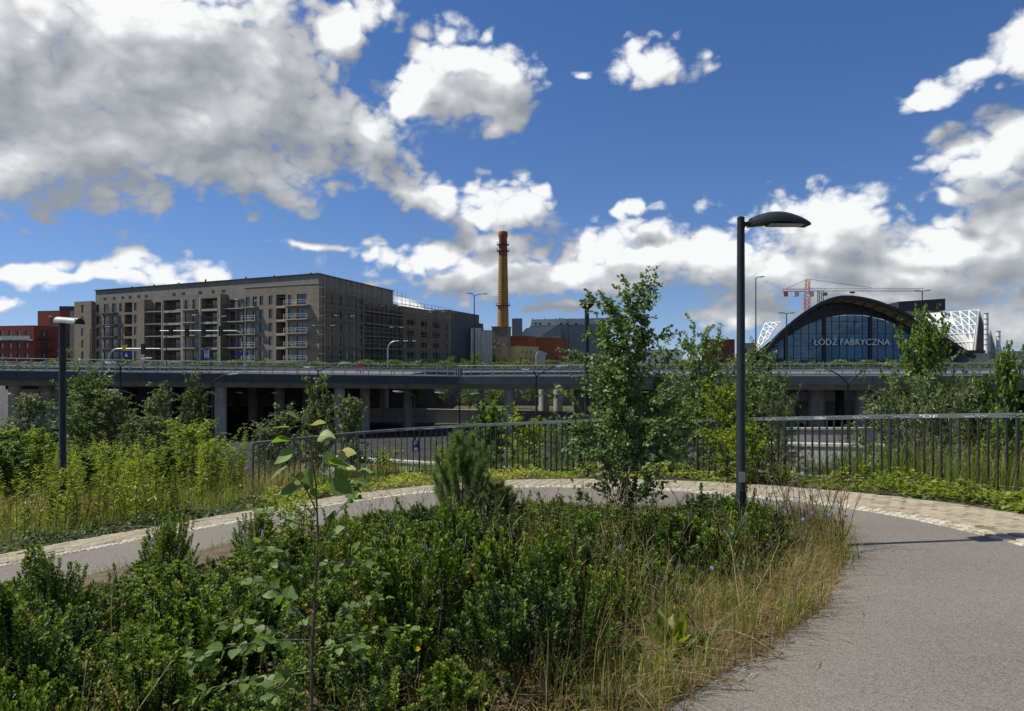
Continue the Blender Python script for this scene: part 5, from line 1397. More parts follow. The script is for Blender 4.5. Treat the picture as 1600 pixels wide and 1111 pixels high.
# low-lying soil shows in the front middle; shrubs thin out towards the right edge of the bed
def edge_gap(px): return np.interp(px, [0, 400, 600, 800, 1000, 1330], [0, 0, 0, .1, .35, 1.0])
SKY_X = [-200, 0, 60, 110, 200, 235, 300, 360, 420, 480, 560, 650, 800, 1000, 1130, 1165, 1200, 1300, 1500]
SKY_Y = [925, 918, 898, 916, 908, 866, 880, 866, 848, 836, 803, 792, 782, 788, 782, 785, 850, 880, 900]
def max_top(x, y): return EYE - (np.interp(800 + F_PX * x / y, SKY_X, SKY_Y) - HOR) / F_PX * y
placed = []
cand = random.Random(21)
tries = 0
while tries < 5200 and len(placed) < 285:
    tries += 1
    x, y = cand.uniform(-8, 3.6), cand.uniform(1.9, 11.0)
    d, ins = in_poly(BED, np.array([x]), np.array([y])); d = float(d[0])
    if not bool(ins[0]) or d < .16: continue
    px = 800 + F_PX * x / y
    if px < -160 or px > 1400: continue
    # grass margin along the path on the right, bare front middle
    if x > -.2 and y < 7.2:
        dm = d
        if dm < np.interp(y, [3, 4.5, 6, 8], [1.25, 1.15, .8, .3]): continue
    if -1.15 < x < .6 and y < 3.55: continue
    if -.35 < x < 1.6 and y < 4.3: continue
    sp_min = .30 if y < 3.7 else (.40 if y < 4.5 else .44)
    if any((x - a) ** 2 + (y - b) ** 2 < sp_min ** 2 for a, b in placed): continue
    if x < -.5: dens = 1.0
    else: dens = .8
    if cand.random() > dens: continue
    placed.append((x, y))
    s = cand.uniform(.95, 1.5) if y > 3.7 else cand.uniform(.75, 1.1)
    # along the path on the left the hedge is kept lower so that the asphalt stays in view
    sz = cand.choice((cand.uniform(.55, .9), cand.uniform(.95, 1.5)))
    if False: sz = np.interp(x + .55 * (y - 6), [-7, -4, -1.5], [.8, .85, 1.0])
    if y < 3.6: sz *= .92
    room = float(max_top(x, y)) - plane_z(x, y) - .03
    if room < .16: placed.pop(); continue
    k = cand.choice((0, 1, 2, 5, 0, 1)) if (px < 640 or cand.random() < .35) else cand.choice((3, 4, 3, 0))
    lab = {0: 'rounded fresh green box shrub in the planted bed', 1: 'spreading fresh box shrub with long shoots in the bed', 2: 'upright fresh box shrub with tall spikes in the bed',
           3: 'rounded dark green box shrub in the planted bed', 4: 'upright dark box shrub with tall spikes in the bed', 5: 'low larger-leaved box shrub in the bed'}[k]
    hk = (.50, .44, .58, .50, .56, .40)[k] * s
    if y < 3.4 and 250 < px < 660: sz *= .75
    sz = float(min(sz, room / hk * cand.uniform(.85, 1.12))); s = s * min(1.0, .55 + .5 * sz)
    near = min((((x - a) ** 2 + (y - b) ** 2) ** .5, t) for a, b, t in ((X(487, 3.35), 3.35, 'beside the poplar sapling'), (X(722, 8.4), 8.4, 'near the young pine'), (X(988, 8.1), 8.1, 'under the young birch'), (2.255, 7.0, 'towards the hooded lamp post'),
                (-4.0, 6.6, 'close to the asphalt on the left'), (-2.0, 8.6, 'along the back of the bed by the path'), (-3.0, 4.0, 'in the hedge left of the sapling'), (-1.2, 5.2, 'between the sapling and the pine'), (.6, 5.2, 'above the dry grass margin'), (1.6, 9.0, 'behind the birch by the path'), (-2.0, 2.4, 'at the bed corner by the near path')))[1]
    lab = lab.replace(' in the planted bed', '').replace(' in the bed', '') + ' ' + near
    put_shrub(x, y, s, k, lab, sz=sz / min(1.0, .55 + .5 * sz) if s else sz)
put_shrub(X(812, 3.95), 3.95, 1.25, 4, 'big dense dark box shrub above the dry grass at the bed front', group=None, sz=1.0)
put_shrub(X(880, 4.3), 4.3, 1.15, 3, 'dense dark box shrub leaning over the grass tussocks', group=None, sz=1.0)
for i, (px, d_, s) in enumerate(((262, 7.2, 1.0), (250, 7.6, .95), (85, 5.6, 1.1), (395, 8.0, .9))):
    put_shrub(X(px, d_), d_, s, 2, 'spiky box shrub standing up against the asphalt of the path', group='spiky shrubs at the path edge', sz=1.15)
for i, (px, d_) in enumerate(((1148, 6.75), (1120, 7.2), (1175, 7.3), (1095, 7.0))):
    put_shrub(X(px, d_), d_, 1.2, 3 + i % 2, 'dark box shrub clustered round the foot of the lamp post', group='shrubs round the lamp foot', sz=float((max_top(X(px, d_), d_) - plane_z(X(px, d_), d_)) / .62))


# ---- trees
def make_tree(seed, h, spread, nb, m, leafn, leaf, lw=.6, shape='rhomb', trunk_r=.02, ang=(35, 60), low=.12, bark=M_bark, droop=.2, lean=0.0, prof='ovate', sub=7, upright=.6, tone=(.5, .2), clump=.05):
    """trunk with ascending limbs, twigs and leaves -> (trunk mesh, crown mesh)"""
    global rng
    rng = np.random.default_rng(seed); rr = random.Random(seed); b = MB()
    n = 9; tz = np.linspace(0, 1, n); wob = np.cumsum(rng.normal(0, .012 * h, (n, 2)), 0); wob[0] = 0
    tp = np.stack([wob[:, 0] + lean * h * tz ** 1.5, wob[:, 1], tz * h * .9], 1)
    b.tube(np.concatenate([[[0, 0, -.25]], tp]), [trunk_r * 1.25] + list(trunk_r * (1 - .9 * tz)), 7)
    tw_p, tw_d, tw_l = [], [], []
    for i in range(nb):
        f = low + (1 - low) * ((i + rr.random()) / nb) * .97
        p0 = np.array([np.interp(f, tz, tp[:, j]) for j in range(3)])
        w = {'ovate': math.sin(PI * min(1, (.16 + .84 * ((f - low) / (1 - low))) ** .8)) ** .7 * .8 + .2, 'cone': (1 - (f - low) / (1 - low)) ** .8 + .12, 'column': .85 * (1 - .68 * ((f - low) / (1 - low)) ** 2.2), 'bush': math.sqrt(max(0, 1 - ((f - .25) / .8) ** 2))}[prof]
        L = spread / 2 * w * rr.uniform(.65, 1.2) + .05 * h * .6
        az = i * 2.4 + rr.uniform(-.6, .6); e = R(90 - rr.uniform(*ang))
        d = np.array([math.cos(az) * math.cos(e), math.sin(az) * math.cos(e), math.sin(e)])
        L = L / max(.35, math.cos(e)) * (.8 if e > .9 else 1)
        pts = [p0]
        for s in range(5):
            d = unit(d + rng.normal(0, .1, 3) + np.array([0, 0, .10 * upright - .10 * droop * s * .6])); pts.append(pts[-1] + d * L / 5)
        r0 = max(.0025, trunk_r * .42 * (1 - .7 * f)); b.tube(pts, list(np.linspace(r0, r0 * .25, 6)), 5, False)
        for s in range(sub):
            t = rr.uniform(.18, 1.0); k = min(4, int(t * 5)); q = pts[k] + (pts[k + 1] - pts[k]) * (t * 5 - k)
            dd = unit(unit(pts[k + 1] - pts[k]) * .7 + rng.normal(0, .55, 3) + np.array([0, 0, .15 - droop * .6])); l2 = L * rr.uniform(.22, .42) * (1.15 - t * .4) + .03
            tw_p.append(q); tw_d.append(dd); tw_l.append(l2)
            if s % 2 == 0: b.tube([q, q + dd * l2 * .6, q + dd * l2 + np.array([0, 0, -droop * l2 * .3])], [r0 * .3, r0 * .2, r0 * .1], 3, False)
        tw_p.append(pts[4]); tw_d.append(unit(pts[5] - pts[4])); tw_l.append(np.linalg.norm(pts[5] - pts[4]) * 1.2)
    tw_p, tw_d, tw_l = np.array(tw_p), np.array(tw_d), np.array(tw_l)
    idx = rng.choice(len(tw_p), leafn, p=(tw_l + .02) / (tw_l + .02).sum()); t = rng.random(leafn)
    pos = tw_p[idx] + tw_d[idx] * (tw_l[idx] * t)[:, None] + rng.normal(0, clump * .4 * spread ** .5, (leafn, 3)) * .45; pos[:, 2] -= droop * .3 * tw_l[idx] * t * t
    ax = unit(tw_d[idx] * .5 + rdir(leafn) * .9 + np.array([0, 0, -droop * 1.3 + .15])); nr = unit(rdir(leafn, .9))
    ln = leaf * rng.uniform(.6, 1.25, leafn)
    twt = rng.normal(tone[0], tone[1], len(tw_p)); tint = np.clip(twt[idx] + rng.normal(0, .1, leafn), 0, .95)
    V, Fc, tt = leaf_arrays(pos, ax, nr, ln, ln * lw, shape, tint)
    cm = np_mesh('crown', V, Fc, m, tt); cm['h'] = float(np.percentile(V[:, 2], 99.7)); cm['w'] = float(2 * np.percentile(np.abs(V[:, :2]), 97))
    return b.mesh('trunk', bark), cm


def put_tree(meshes, x, y, z, label, name, s=1.0, rz=None, group=None, sx=1.0, cat='tree'):
    r = empty(name, (x, y, z), random.uniform(0, 6.28) if rz is None else rz, label, cat, group); r.scale = (s * sx, s * sx, s)
    obj('trunk', meshes[0], r); obj('crown', meshes[1], r); return r


def tree_px(meshes, mh, px, top, d, label, name, wpx=None, mw=None, z=None, **kw):
    """stands on the ground at picture column px, distance d; scaled so its top reaches picture row top"""
    x = X(px, d); z = H1(x, d) if z is None else z; hgt = Z(top, d) - z
    s = hgt / meshes[1]['h']; sx = (wpx / F_PX * d) / (meshes[1]['w'] * s) if wpx else 1.0
    return put_tree(meshes, x, d, z, label, name, s, sx=sx, **kw)

# the birch in the middle of the bed
T_birch = make_tree(31, 3.0, 1.2, 84, ML_birch, 13000, .05, .72, 'oval', .022, (14, 50), .02, M_birch, .3, -.02, 'column', 8, .6, (.52, .2))
tree_px(T_birch, 3.0, 972, 430, 8.1, 'leafy young birch growing out of the box shrubs by the path', 'birch_tree', 158, 1.3, z=plane_z(X(972, 8.1), 8.1))
# generic young trees, several builds of each kind
T_gb = [make_tree(40 + i, 4.5, 1.5, 46, ML_grey, 7500, .085, .6, 'rhomb', .03, (15, 42), .08, M_birch, .3, .02, 'column', 7, .8, (.45, .2)) for i in range(3)]
T_po = [make_tree(50 + i, 4.5, 1.6, 46, ML_poplar, 6800, .10, .78, 'oval', .032, (15, 45), .06, M_bark, .15, 0, 'ovate', 7, .8, (.45, .2)) for i in range(3)]
T_pn = [make_tree(150 + i, 5.5, 1.25, 56, ML_poplar, 7000, .10, .8, 'oval', .035, (12, 40), .05, M_bark, .12, 0, 'ovate', 7, .8, (.45, .2)) for i in range(3)]
T_wi = [make_tree(60 + i, 4.0, 2.8, 60, ML_willow, 13000, .115, .26, 'lance', .035, (25, 65), .05, M_bark, .45, 0, 'bush', 8, .6, (.5, .2)) for i in range(2)]
T_li = [make_tree(70 + i, 2.6, 1.1, 40, ML_lime, 4600, .066, .62, 'rhomb', .014, (15, 45), .03, M_stem, .12, 0, 'ovate', 6, .9, (.5, .22)) for i in range(3)]
T_dk = [make_tree(80 + i, 4.5, 1.9, 50, ML_birch, 8200, .088, .7, 'rhomb', .035, (20, 50), .05, M_bark, .25, 0, 'ovate', 7, .7, (.35, .18)) for i in range(2)]
T_cone = make_tree(160, 5.5, 2.4, 84, ML_poplar, 13000, .075, .75, 'oval', .035, (22, 55), .04, M_bark, .15, 0, 'cone', 8, .7, (.5, .2))
# beyond the right railing
tree_px(T_cone, 5.5, 1440, 490, 17, 'tall green poplar in front of the station arch', 'poplar_tree', 130, 1.25)
tree_px(T_wi[0], 4.0, 1440, 575, 15.0, 'broad grey-green willow below the tall poplar', 'willow_tree', 185, 2.8)
tree_px(T_pn[1], 5.5, 1575, 545, 16, 'slender poplar at the far end of the right railing', 'poplar_tree', 66, 1.25)
tree_px(T_pn[2], 5.5, 1530, 590, 17, 'smaller poplar between the willow and the slender poplar', 'poplar_tree', 52, 1.25)
tree_px(T_dk[0], 4.5, 1092, 503, 15.5, 'dark leafy tree right behind the birch and railing gap', 'broadleaf_tree', 105, 1.9)
tree_px(T_wi[1], 4.0, 1135, 525, 16.5, 'grey-green willow left of the hooded lamp post', 'willow_tree', 130, 2.8)
tree_px(T_dk[1], 4.5, 1188, 545, 15, 'dark broadleaf tree just behind the hooded lamp post', 'broadleaf_tree', 95, 1.9)
tree_px(T_wi[0], 4.0, 1215, 600, 14.5, 'small drooping willow right of the hooded lamp post', 'willow_tree', 60, 2.8)
tree_px(T_li[0], 2.6, 1133, 592, 11.9, 'bright yellow-green sapling growing through the railing end', 'sapling', 80, 1.1)
tree_px(T_li[1], 2.6, 1168, 655, 11.3, 'lower lime-green sapling at the railing beside the lamp post', 'sapling', 60, 1.1)
tree_px(T_dk[0], 4.5, 1052, 610, 13.4, 'dark bushy tree filling the gap in the railing', 'broadleaf_tree', 90, 1.9)
# beyond the left railing
for px, top, d, wpx, kind, lab in (
    (492, 588, 24, 62, ('gb', 0), 'thin grey birch right of the wide bridge column'), (440, 632, 22, 70, ('gb', 1), 'bushy grey birch behind the left railing end'),
    (545, 620, 25, 58, ('gb', 2), 'pale birch in front of the twin bridge columns'), (412, 668, 20, 50, ('gb', 2), 'small grey birch by the left railing end'),
    (762, 628, 21, 62, ('po', 1), 'light green poplar bush before the low ramp wall'), (826, 640, 20, 80, ('li', 1), 'yellow-green shrub behind the middle of the railing'),
    (872, 652, 19, 62, ('wi', 0), 'willow bush left of the birch behind the railing'), (720, 668, 20, 48, ('wi', 1), 'feathery willow bush behind the pine'),
    (690, 690, 19, 50, ('li', 2), 'low yellow-green shrub behind the railing and pine'), (600, 700, 20, 60, ('li', 0), 'low shrub behind the railing below the graffiti'),
    (930, 640, 18, 70, ('dk', 1), 'dark tree behind the flood mast'),
    (1270, 705, 14.5, 55, ('wi', 1), 'low willow behind the right railing before the ramp'), (1330, 690, 15.5, 60, ('wi', 0), 'grey willow bush beside the ramp wall'),
    (1490, 668, 13.5, 80, ('wi', 1), 'grey willow bush behind the scrawled handrail'), (1560, 655, 13, 80, ('po', 2), 'leafy poplar bush behind the railing at the right')):
    src = {'gb': T_gb, 'po': T_po, 'li': T_li, 'wi': T_wi, 'dk': T_dk}[kind[0]]; src = src[kind[1] % len(src)]
    mh, mw = {'gb': (4.5, 1.5), 'po': (4.5, 1.6), 'li': (2.6, 1.1), 'wi': (4.0, 2.8), 'dk': (4.5, 1.9)}[kind[0]]
    tree_px(src, mh, px, top, d, lab, {'gb': 'birch_tree', 'po': 'poplar_tree', 'li': 'bush', 'wi': 'willow_bush', 'dk': 'broadleaf_tree'}[kind[0]], wpx, mw)
# the bank on the left
for px, top, d, wpx, kind, lab in (
    (140, 570, 20, 92, ('dk', 0), 'tall dark birch right of the pale-hooded lamp post'), (120, 600, 21, 60, ('gb', 0), 'grey birch half hidden behind the pale-hooded lamp post'),
    (172, 610, 19.5, 60, ('gb', 2), 'grey birch at the right flank of the tall dark one'), (245, 598, 19, 52, ('gb', 1), 'narrow pale birch on the left bank'),
    (297, 582, 19.5, 46, ('gb', 0), 'tall slim birch on the left bank before the bridge'), (230, 650, 17.5, 60, ('gb', 2), 'low grey birch on the left bank'),
    (270, 660, 18, 50, ('gb', 1), 'small grey birch between the slim ones'), (200, 640, 18, 36, ('gb', 0), 'very thin young birch on the left bank'),
    (302, 655, 15.3, 92, ('li', 0), 'bright lime-green bush on the left bank'), (45, 615, 17, 60, ('gb', 2), 'thin grey birch at the left edge of the bank'),
    (40, 660, 15, 80, ('li', 1), 'lime-green bush left of the pale-hooded lamp post'), (80, 680, 15.5, 60, ('li', 2), 'smaller lime bush behind the pale-hooded lamp post'),
    (160, 690, 15, 70, ('po', 0), 'green poplar bush among the weeds'), (215, 700, 14.6, 60, ('li', 2), 'lime shrub in the middle of the weeds'), (130, 700, 14.5, 60, ('po', 2), 'small poplar bush right of the pale-hooded lamp post'),
    (10, 690, 14, 80, ('po', 1), 'green poplar bush at the left edge of the bank'), (255, 700, 15, 50, ('po', 1), 'green poplar shoot beside the lime bush'), (335, 690, 17, 60, ('li', 1), 'pale lime bush behind the feathery shrub')):
    src = {'gb': T_gb, 'po': T_po, 'li': T_li, 'wi': T_wi, 'dk': T_dk}[kind[0]]; src = src[kind[1] % len(src)]
    mh, mw = {'gb': (4.5, 1.5), 'po': (4.5, 1.6), 'li': (2.6, 1.1), 'wi': (4.0, 2.8), 'dk': (4.5, 1.9)}[kind[0]]
    tree_px(src, mh, px, top, d, lab, {'gb': 'birch_tree', 'po': 'poplar_bush', 'li': 'bush', 'wi': 'willow_bush', 'dk': 'birch_tree'}[kind[0]], wpx, mw)
# feathery dark shrub
T_fe = make_tree(91, 1.6, 1.7, 60, mat_leaf('leaf_feathery', (.025, .06, .012), (.07, .13, .03), .3, .5, .3), 9000, .05, .12, 'lance', .015, (20, 70), .03, M_bark, .1, 0, 'bush', 8, .8, (.45, .2))
tree_px(T_fe, 1.6, 366, 694, 15.6, 'feathery dark green shrub left of the railing end', 'feathery_shrub', 92, 1.7, cat='shrub')
# trees in the sunken green beyond the bridge and along the street
T_far = [make_tree(95 + i, 8, 6, 60, ML_poplar, 5200, .22, .8, 'rhomb', .12, (30, 70), .2, M_bark, .2, 0, 'bush', 8, .5, (.5, .25)) for i in range(2)]
for px, top, d, lab in ((830, 596, 108, 'sunlit tree seen through the open bridge bays'), (865, 600, 104, 'second sunlit tree seen through the open bridge bays'), (800, 600, 110, 'tree left of the sunlit one below the deck'), (900, 602, 106, 'tree glimpsed between the far bridge columns'),
                        (735, 598, 100, 'dark tree under the bridge behind the ramp wall'), (690, 600, 104, 'tree between the far bridge piers'), (770, 600, 98, 'tree beyond the ramp wall under the bridge'), (650, 602, 106, 'farthest tree below the bridge joint')):
    tree_px(T_far[px % 2], 8, px, top, d, lab, 'far_tree', z=LOW, sx=.9) if False else put_tree(T_far[px % 2], X(px, d), d, LOW, lab, 'far_tree', (Z(top, d) - LOW) / T_far[px % 2][1]['h'], group='trees beyond the bridge')
for px, top, d, lab in ((906, 548, 140, 'street tree before the grey zinc hall'), (888, 558, 138, 'low street tree before the grey zinc hall'), (745, 548, 142, 'street tree before the sheeted building'), (705, 556, 141, 'street tree before the lower beige wing'), (725, 560, 139, 'small street tree between two others by the scaffolding'),
                        (690, 562, 138, 'smallest street tree by the far scaffolding'), (104, 540, 150, 'street tree left of the pale pylon'), (1155, 552, 130, 'street tree left of the station'), (625, 566, 136, 'little street tree before the scaffolding')):
    put_tree(T_far[(px + 1) % 2], X(px, d), d, -.1, lab, 'street_tree', (Z(top, d) + .1) / T_far[(px + 1) % 2][1]['h'], group='street trees')

# ---- pine sapling
def make_pine(seed, h):
    global rng
    rng = np.random.default_rng(seed); rr = random.Random(seed); b = MB(); b.tube([(0, 0, -.2), (.01, 0, h * .5), (0, .01, h)], [.018, .013, .004], 7); parts = []
    def needles(p, q, n, ln):
        t = rng.random(n); d = unit(q - p); pos = p + (q - p) * t[:, None]; ax = unit(d * rng.uniform(.5, 1.6, (n, 1)) + rdir(n) * .9)
        l = ln * rng.uniform(.7, 1.2, n); parts.append(leaf_arrays(pos, ax, rdir(n), l, np.full(n, .0045), 'lance', np.clip(rng.normal(.5, .2, n), 0, .95)))
    for lv, (f, nb, L) in enumerate(((.10, 7, .78), (.26, 7, .80), (.44, 6, .66), (.62, 6, .44), (.82, 5, .24))):
        for i in range(nb):
            a = i * 2 * PI / nb + lv + rr.uniform(-.3, .3); p = np.array([0, 0, f * h]); e = rr.uniform(.5, .95); l = L * rr.uniform(.8, 1.15)
            m_ = p + np.array([math.cos(a) * math.cos(e), math.sin(a) * math.cos(e), math.sin(e) * .8]) * l * .55
            q = m_ + np.array([math.cos(a) * .45, math.sin(a) * .45, .9]) * l * .5
            b.tube([p, m_, q], [.007, .005, .003], 4, False); needles(p * .4 + m_ * .6, m_, 260, .12); needles(m_, q, 420, .12)
            for s in range(2):
                dd = rdir(1, .6)[0] * l * .32; needles(m_, m_ + dd, 220, .11); b.tube([m_, m_ + dd], [.004, .002], 3, False)
    needles(np.array([0, 0, h * .8]), np.array([0, 0, h]), 300, .085)
    V, Fc, tt = join(parts); return b.mesh('trunk', M_bark), np_mesh('needles', V, Fc, ML_pine, tt)
pt, pn = make_pine(5, 1.35); pd = 8.4
pr_ = empty('pine_sapling', (X(722, pd), pd, plane_z(X(722, pd), pd)), .4, 'young pine with upright needle shoots in the box shrubs', 'pine'); sc_p = (Z(688, pd) - pr_.location.z) / 1.35; pr_.scale = (sc_p * .8,) * 2 + (sc_p * 1.08,)
obj('trunk', pt, pr_); obj('needles', pn, pr_)
pr2 = copy_tree(pr_); pr2.location = (X(775, 8.8), 8.8, plane_z(X(775, 8.8), 8.8)); pr2.scale = (sc_p * .7,) * 2 + (sc_p * .55,); pr2.rotation_euler.z = 2; pr2['label'] = 'small low pine right of the taller young pine'

# ---- big-leaved poplar sapling in the foreground: every leaf is its own piece
def heart_leaf(seed):
    q = random.Random(seed); b = MB()
    out = [(0, 0), (.02, .22), (.12, .40), (.30, .47), (.52, .40), (.74, .24), (.90, .09), (1.0, 0)]
    cur = q.uniform(-.16, -.02); fold = q.uniform(.10, .26)
    f = lambda x, y: (x, y, cur * x * x + fold * abs(y) + .02 * math.sin(7 * x + seed) * (abs(y) > .2))
    mids = [f(x, 0) for x in (0, .12, .30, .52, .74, .90, 1.0)]
    up = [f(x, y) for x, y in out[1:-1]]; dn = [f(x, -y) for x, y in out[1:-1]]
    vs = mids + up + dn; fs = []
    for base, fl in ((7, False), (13, True)):
        rows = [(0, base, base + 1, 1), (1, base + 1, base + 2, 2), (2, base + 2, base + 3, 3), (3, base + 3, base + 4, 4), (4, base + 4, base + 5, 5), (5, base + 5, 6)]
        for r_ in rows: fs.append(tuple(reversed(r_)) if fl else r_)
    b._add(vs, fs); b.tube([(-.55, 0, .1), (-.25, 0, .01), (0, 0, 0)], [.012, .012, .01], 4, False)
    me = bpy.data.meshes.new('leaf'); me.from_pydata(b.v, [], b.f); me.shade_smooth()
    return me
def veined(m):
    t = m.node_tree; k = NT(t); b = t.nodes['Principled BSDF']; src = b.inputs['Base Color'].links[0].from_socket
    tc = k.n('ShaderNodeTexCoord'); sp = k.n('ShaderNodeSeparateXYZ', i_0=tc.outputs['Object']); ay = k.math('ABSOLUTE', sp.outputs[1])
    mid = k.maprange(ay, .012, .03, 1.0, 0.0); w = k.math('SINE', k.math('MULTIPLY', k.math('SUBTRACT', sp.outputs[0], k.math('MULTIPLY', ay, .8)), 38.0)); ribs = k.maprange(w, .80, .98, 0.0, .55)
    v = k.math('MAXIMUM', mid, ribs); n = k.n('ShaderNodeTexNoise', i_Vector=tc.outputs['Object'], i_Scale=7.0, i_Detail=4.0)
    c = k.mix(k.maprange(n.outputs['Fac'], .35, .65, 0, .35), src, (.05, .075, .02, 1)); c = k.mix(k.math('MULTIPLY', v, .45), c, (.26, .31, .12, 1)); t.links.new(c, b.inputs['Base Color'])
    bp = k.n('ShaderNodeBump', i_Strength=.4, i_Distance=.01); t.links.new(k.math('SUBTRACT', 1.0, v), bp.inputs['Height']); t.links.new(bp.outputs[0], b.inputs['Normal'])
veined(ML_sap)
LEAF = []
for k in range(8):
    me = heart_leaf(k); me.materials.append(ML_sap); at = me.attributes.new('tint', 'FLOAT', 'POINT')
    tv = [.15, .35, .5, .62, .72, .8, .45, 1.0][k]; at.data.foreach_set('value', [tv] * len(me.vertices)); LEAF.append(me)
sd2 = 3.35; sap = empty('poplar_sapling', (X(487, sd2), sd2, plane_z(X(487, sd2), sd2)), 0, 'tall thin poplar sapling with large heart-shaped leaves in the foreground', 'sapling')
sz0 = sap.location.z
def sp3(px, py, dd=0.0): return P(px, py, sd2 + dd) - sap.location
stem = [Vector((0, 0, -.1)), sp3(487, 1040), sp3(492, 930), sp3(497, 840), sp3(494, 760), sp3(486, 700), sp3(474, 668), sp3(468, 652)]
MB().tube(stem, [.0085, .008, .0065, .005, .004, .003, .0025, .0018], 8).build('stem', M_bark, sap, smooth=True)
q_ = random.Random(17); cr_ = MB(); branches = []
def curve3(a, b, sag): return [a, a.lerp(b, .35) + Vector((0, 0, sag)), a.lerp(b, .7) + Vector((0, 0, sag * .9)), b]
for (x0, y0, x1, y1, dd, n, ls) in ((488, 1000, 300, 1030, -.25, 22, .075), (489, 980, 395, 905, .15, 14, .07), (488, 990, 600, 935, .1, 22, .065), (490, 960, 560, 860, -.15, 16, .06), (488, 1010, 345, 975, .25, 20, .07),
        (492, 930, 400, 850, -.1, 12, .062), (495, 880, 610, 905, .2, 16, .06), (496, 850, 560, 770, .1, 12, .06), (497, 840, 400, 800, .1, 12, .06), (495, 800, 455, 740, -.1, 8, .055), (494, 780, 575, 760, .0, 9, .055),
        (487, 1040, 420, 1090, -.3, 16, .07), (487, 1030, 560, 1010, -.2, 16, .065), (487, 1050, 280, 1095, .1, 18, .075), (489, 1000, 440, 940, -.3, 10, .07), (492, 900, 520, 830, -.15, 10, .058), (488, 1020, 640, 980, .3, 16, .06)):
    a = sp3(x0, y0); b_ = sp3(x1, y1, dd); c = curve3(a, b_, .03); branches.append((c, n, ls)); cr_.tube(c, [.0038, .003, .0022, .0013], 5, False)
twg = cr_.build('branches', M_bark, sap, smooth=True)
def add_leaf(p, dirv, ln, k):
    d = dirv.normalized(); n = Vector((q_.gauss(0, .45), q_.gauss(0, .45) - .35, 1)).normalized(); s = n.cross(d)
    if s.length < .1: s = Vector((1, 0, 0))
    s.normalize(); n = d.cross(s); M = Matrix((d, s, n)).transposed().to_4x4() @ Matrix.Scale(ln, 4); M.translation = p + d * ln * .4
    obj('leaf', LEAF[k], twg, M)
for c, n, ls in branches:
    n = int(n * 1.15)
    for i in range(n):
        t = .22 + .78 * (i + q_.random() * .6) / n; k = min(2, int(t * 3)); p = c[k].lerp(c[k + 1], min(1, t * 3 - k))
        d = (c[min(3, k + 1)] - c[k]).normalized() + Vector((q_.gauss(0, .7), q_.gauss(0, .7), q_.gauss(-.25, .45)))
        add_leaf(p, d, ls * .78 * q_.uniform(.6, 1.2), q_.choice((0, 1, 2, 3, 4, 5, 6, 2, 3) if q_.random() > .03 else (7,)))
for px, py, ln, k, dx, dz in ((470, 655, .05, 7, -.6, .5), (462, 668, .065, 7, -1, .1), (480, 664, .06, 7, 1, .2), (466, 684, .075, 4, -1, -.1), (488, 682, .07, 5, 1, .0), (470, 700, .085, 4, -1, -.5), (492, 702, .09, 3, .8, -.6), (478, 716, .095, 4, .2, -1),
        (464, 722, .085, 3, -1, -.6), (500, 722, .085, 5, 1, -.1), (520, 712, .075, 7, 1, .2), (516, 728, .07, 5, 1, -.3), (482, 740, .09, 2, -.6, -.8), (505, 745, .09, 3, 1, -.5), (475, 760, .075, 2, -1, -.3), (545, 745, .07, 4, 1, .3), (530, 735, .06, 7, 1, 0)):
    add_leaf(sp3(px, py, q_.uniform(-.05, .05)), Vector((dx, q_.uniform(-.7, .2), dz)), ln * 1.25, k)


# ---- ground layers nobody could count
def blades(name, pts, h, wd, m, label, cat, bend=.35, tint=None, segs=2):
    """pts (n,3) roots; h (n,) heights; curved blades of two quads"""
    n = len(pts); a = rng.random(n) * 2 * PI; dirv = np.stack([np.cos(a), np.sin(a), np.zeros(n)], 1); side = np.stack([-np.sin(a), np.cos(a), np.zeros(n)], 1)
    bd = np.abs(rng.normal(bend, .25, n))[:, None]; h_ = h[:, None]; up = np.array([[0, 0, 1.]])
    lv = [pts, pts + up * h_ * .55 + dirv * h_ * bd * .28, pts + up * h_ * (1 - .25 * bd) + dirv * h_ * bd]
    w = (wd if hasattr(wd, '__len__') else np.full(n, wd))[:, None]
    V = np.stack([lv[0] - side * w, lv[0] + side * w, lv[1] + side * w * .8, lv[1] - side * w * .8, lv[2] + side * w * .15, lv[2] - side * w * .15], 1).reshape(-1, 3)
    k = np.arange(n)[:, None] * 6; Fc = np.concatenate([k + np.array([[0, 1, 2, 3]]), k + np.array([[3, 2, 4, 5]])], 0)
    t = np.repeat(rng.random(n) if tint is None else tint, 6)
    return tag(obj(name, np_mesh(name, V, Fc, m, t)), label, cat, kind='stuff')


def scatter(n, x0, x1, y0, y1, keep):
    """random roots on the ground; keep(x, y) -> probability"""
    x = rng.uniform(x0, x1, n); y = rng.uniform(y0, y1, n); k = rng.random(n) < keep(x, y); x, y = x[k], y[k]
    return np.stack([x, y, H(x, y) + .01], 1)

rng = np.random.default_rng(99)
def patchy(x, y, s=1.0, seed=0): return .5 + .25 * (np.sin(x * 2.1 * s + seed) + np.sin(y * 2.7 * s + 1.3 * seed + x * s)) 
def bed_margin(x, y):
    d, ins = in_poly(BED, x, y); w = np.interp(y, [2.5, 4.5, 6, 8], [1.5, 1.35, 1.0, .45])
    k = np.where(ins & (x > -1.4) & (d < w), 1.0, 0.0); out = (~ins) & (d < .09) & (x > 0.3)
    return np.where(out, .22, k)
r_ = scatter(62000, -1.6, 3.7, 2.4, 8.6, lambda x, y: bed_margin(x, y) * np.clip(patchy(x, y, 1.6, 2) + .15, .05, 1))
blades('dry_grass', r_, rng.gamma(2.6, .055, len(r_)).clip(.03, .42), .0017, ML_dry, 'straw-coloured dry grass along the edge of the bed', 'grass', .85)
r_ = scatter(46000, -1.6, 3.7, 2.4, 8.6, lambda x, y: bed_margin(x, y) * np.clip(patchy(x, y, 1.3, 5) - .2, 0, 1))
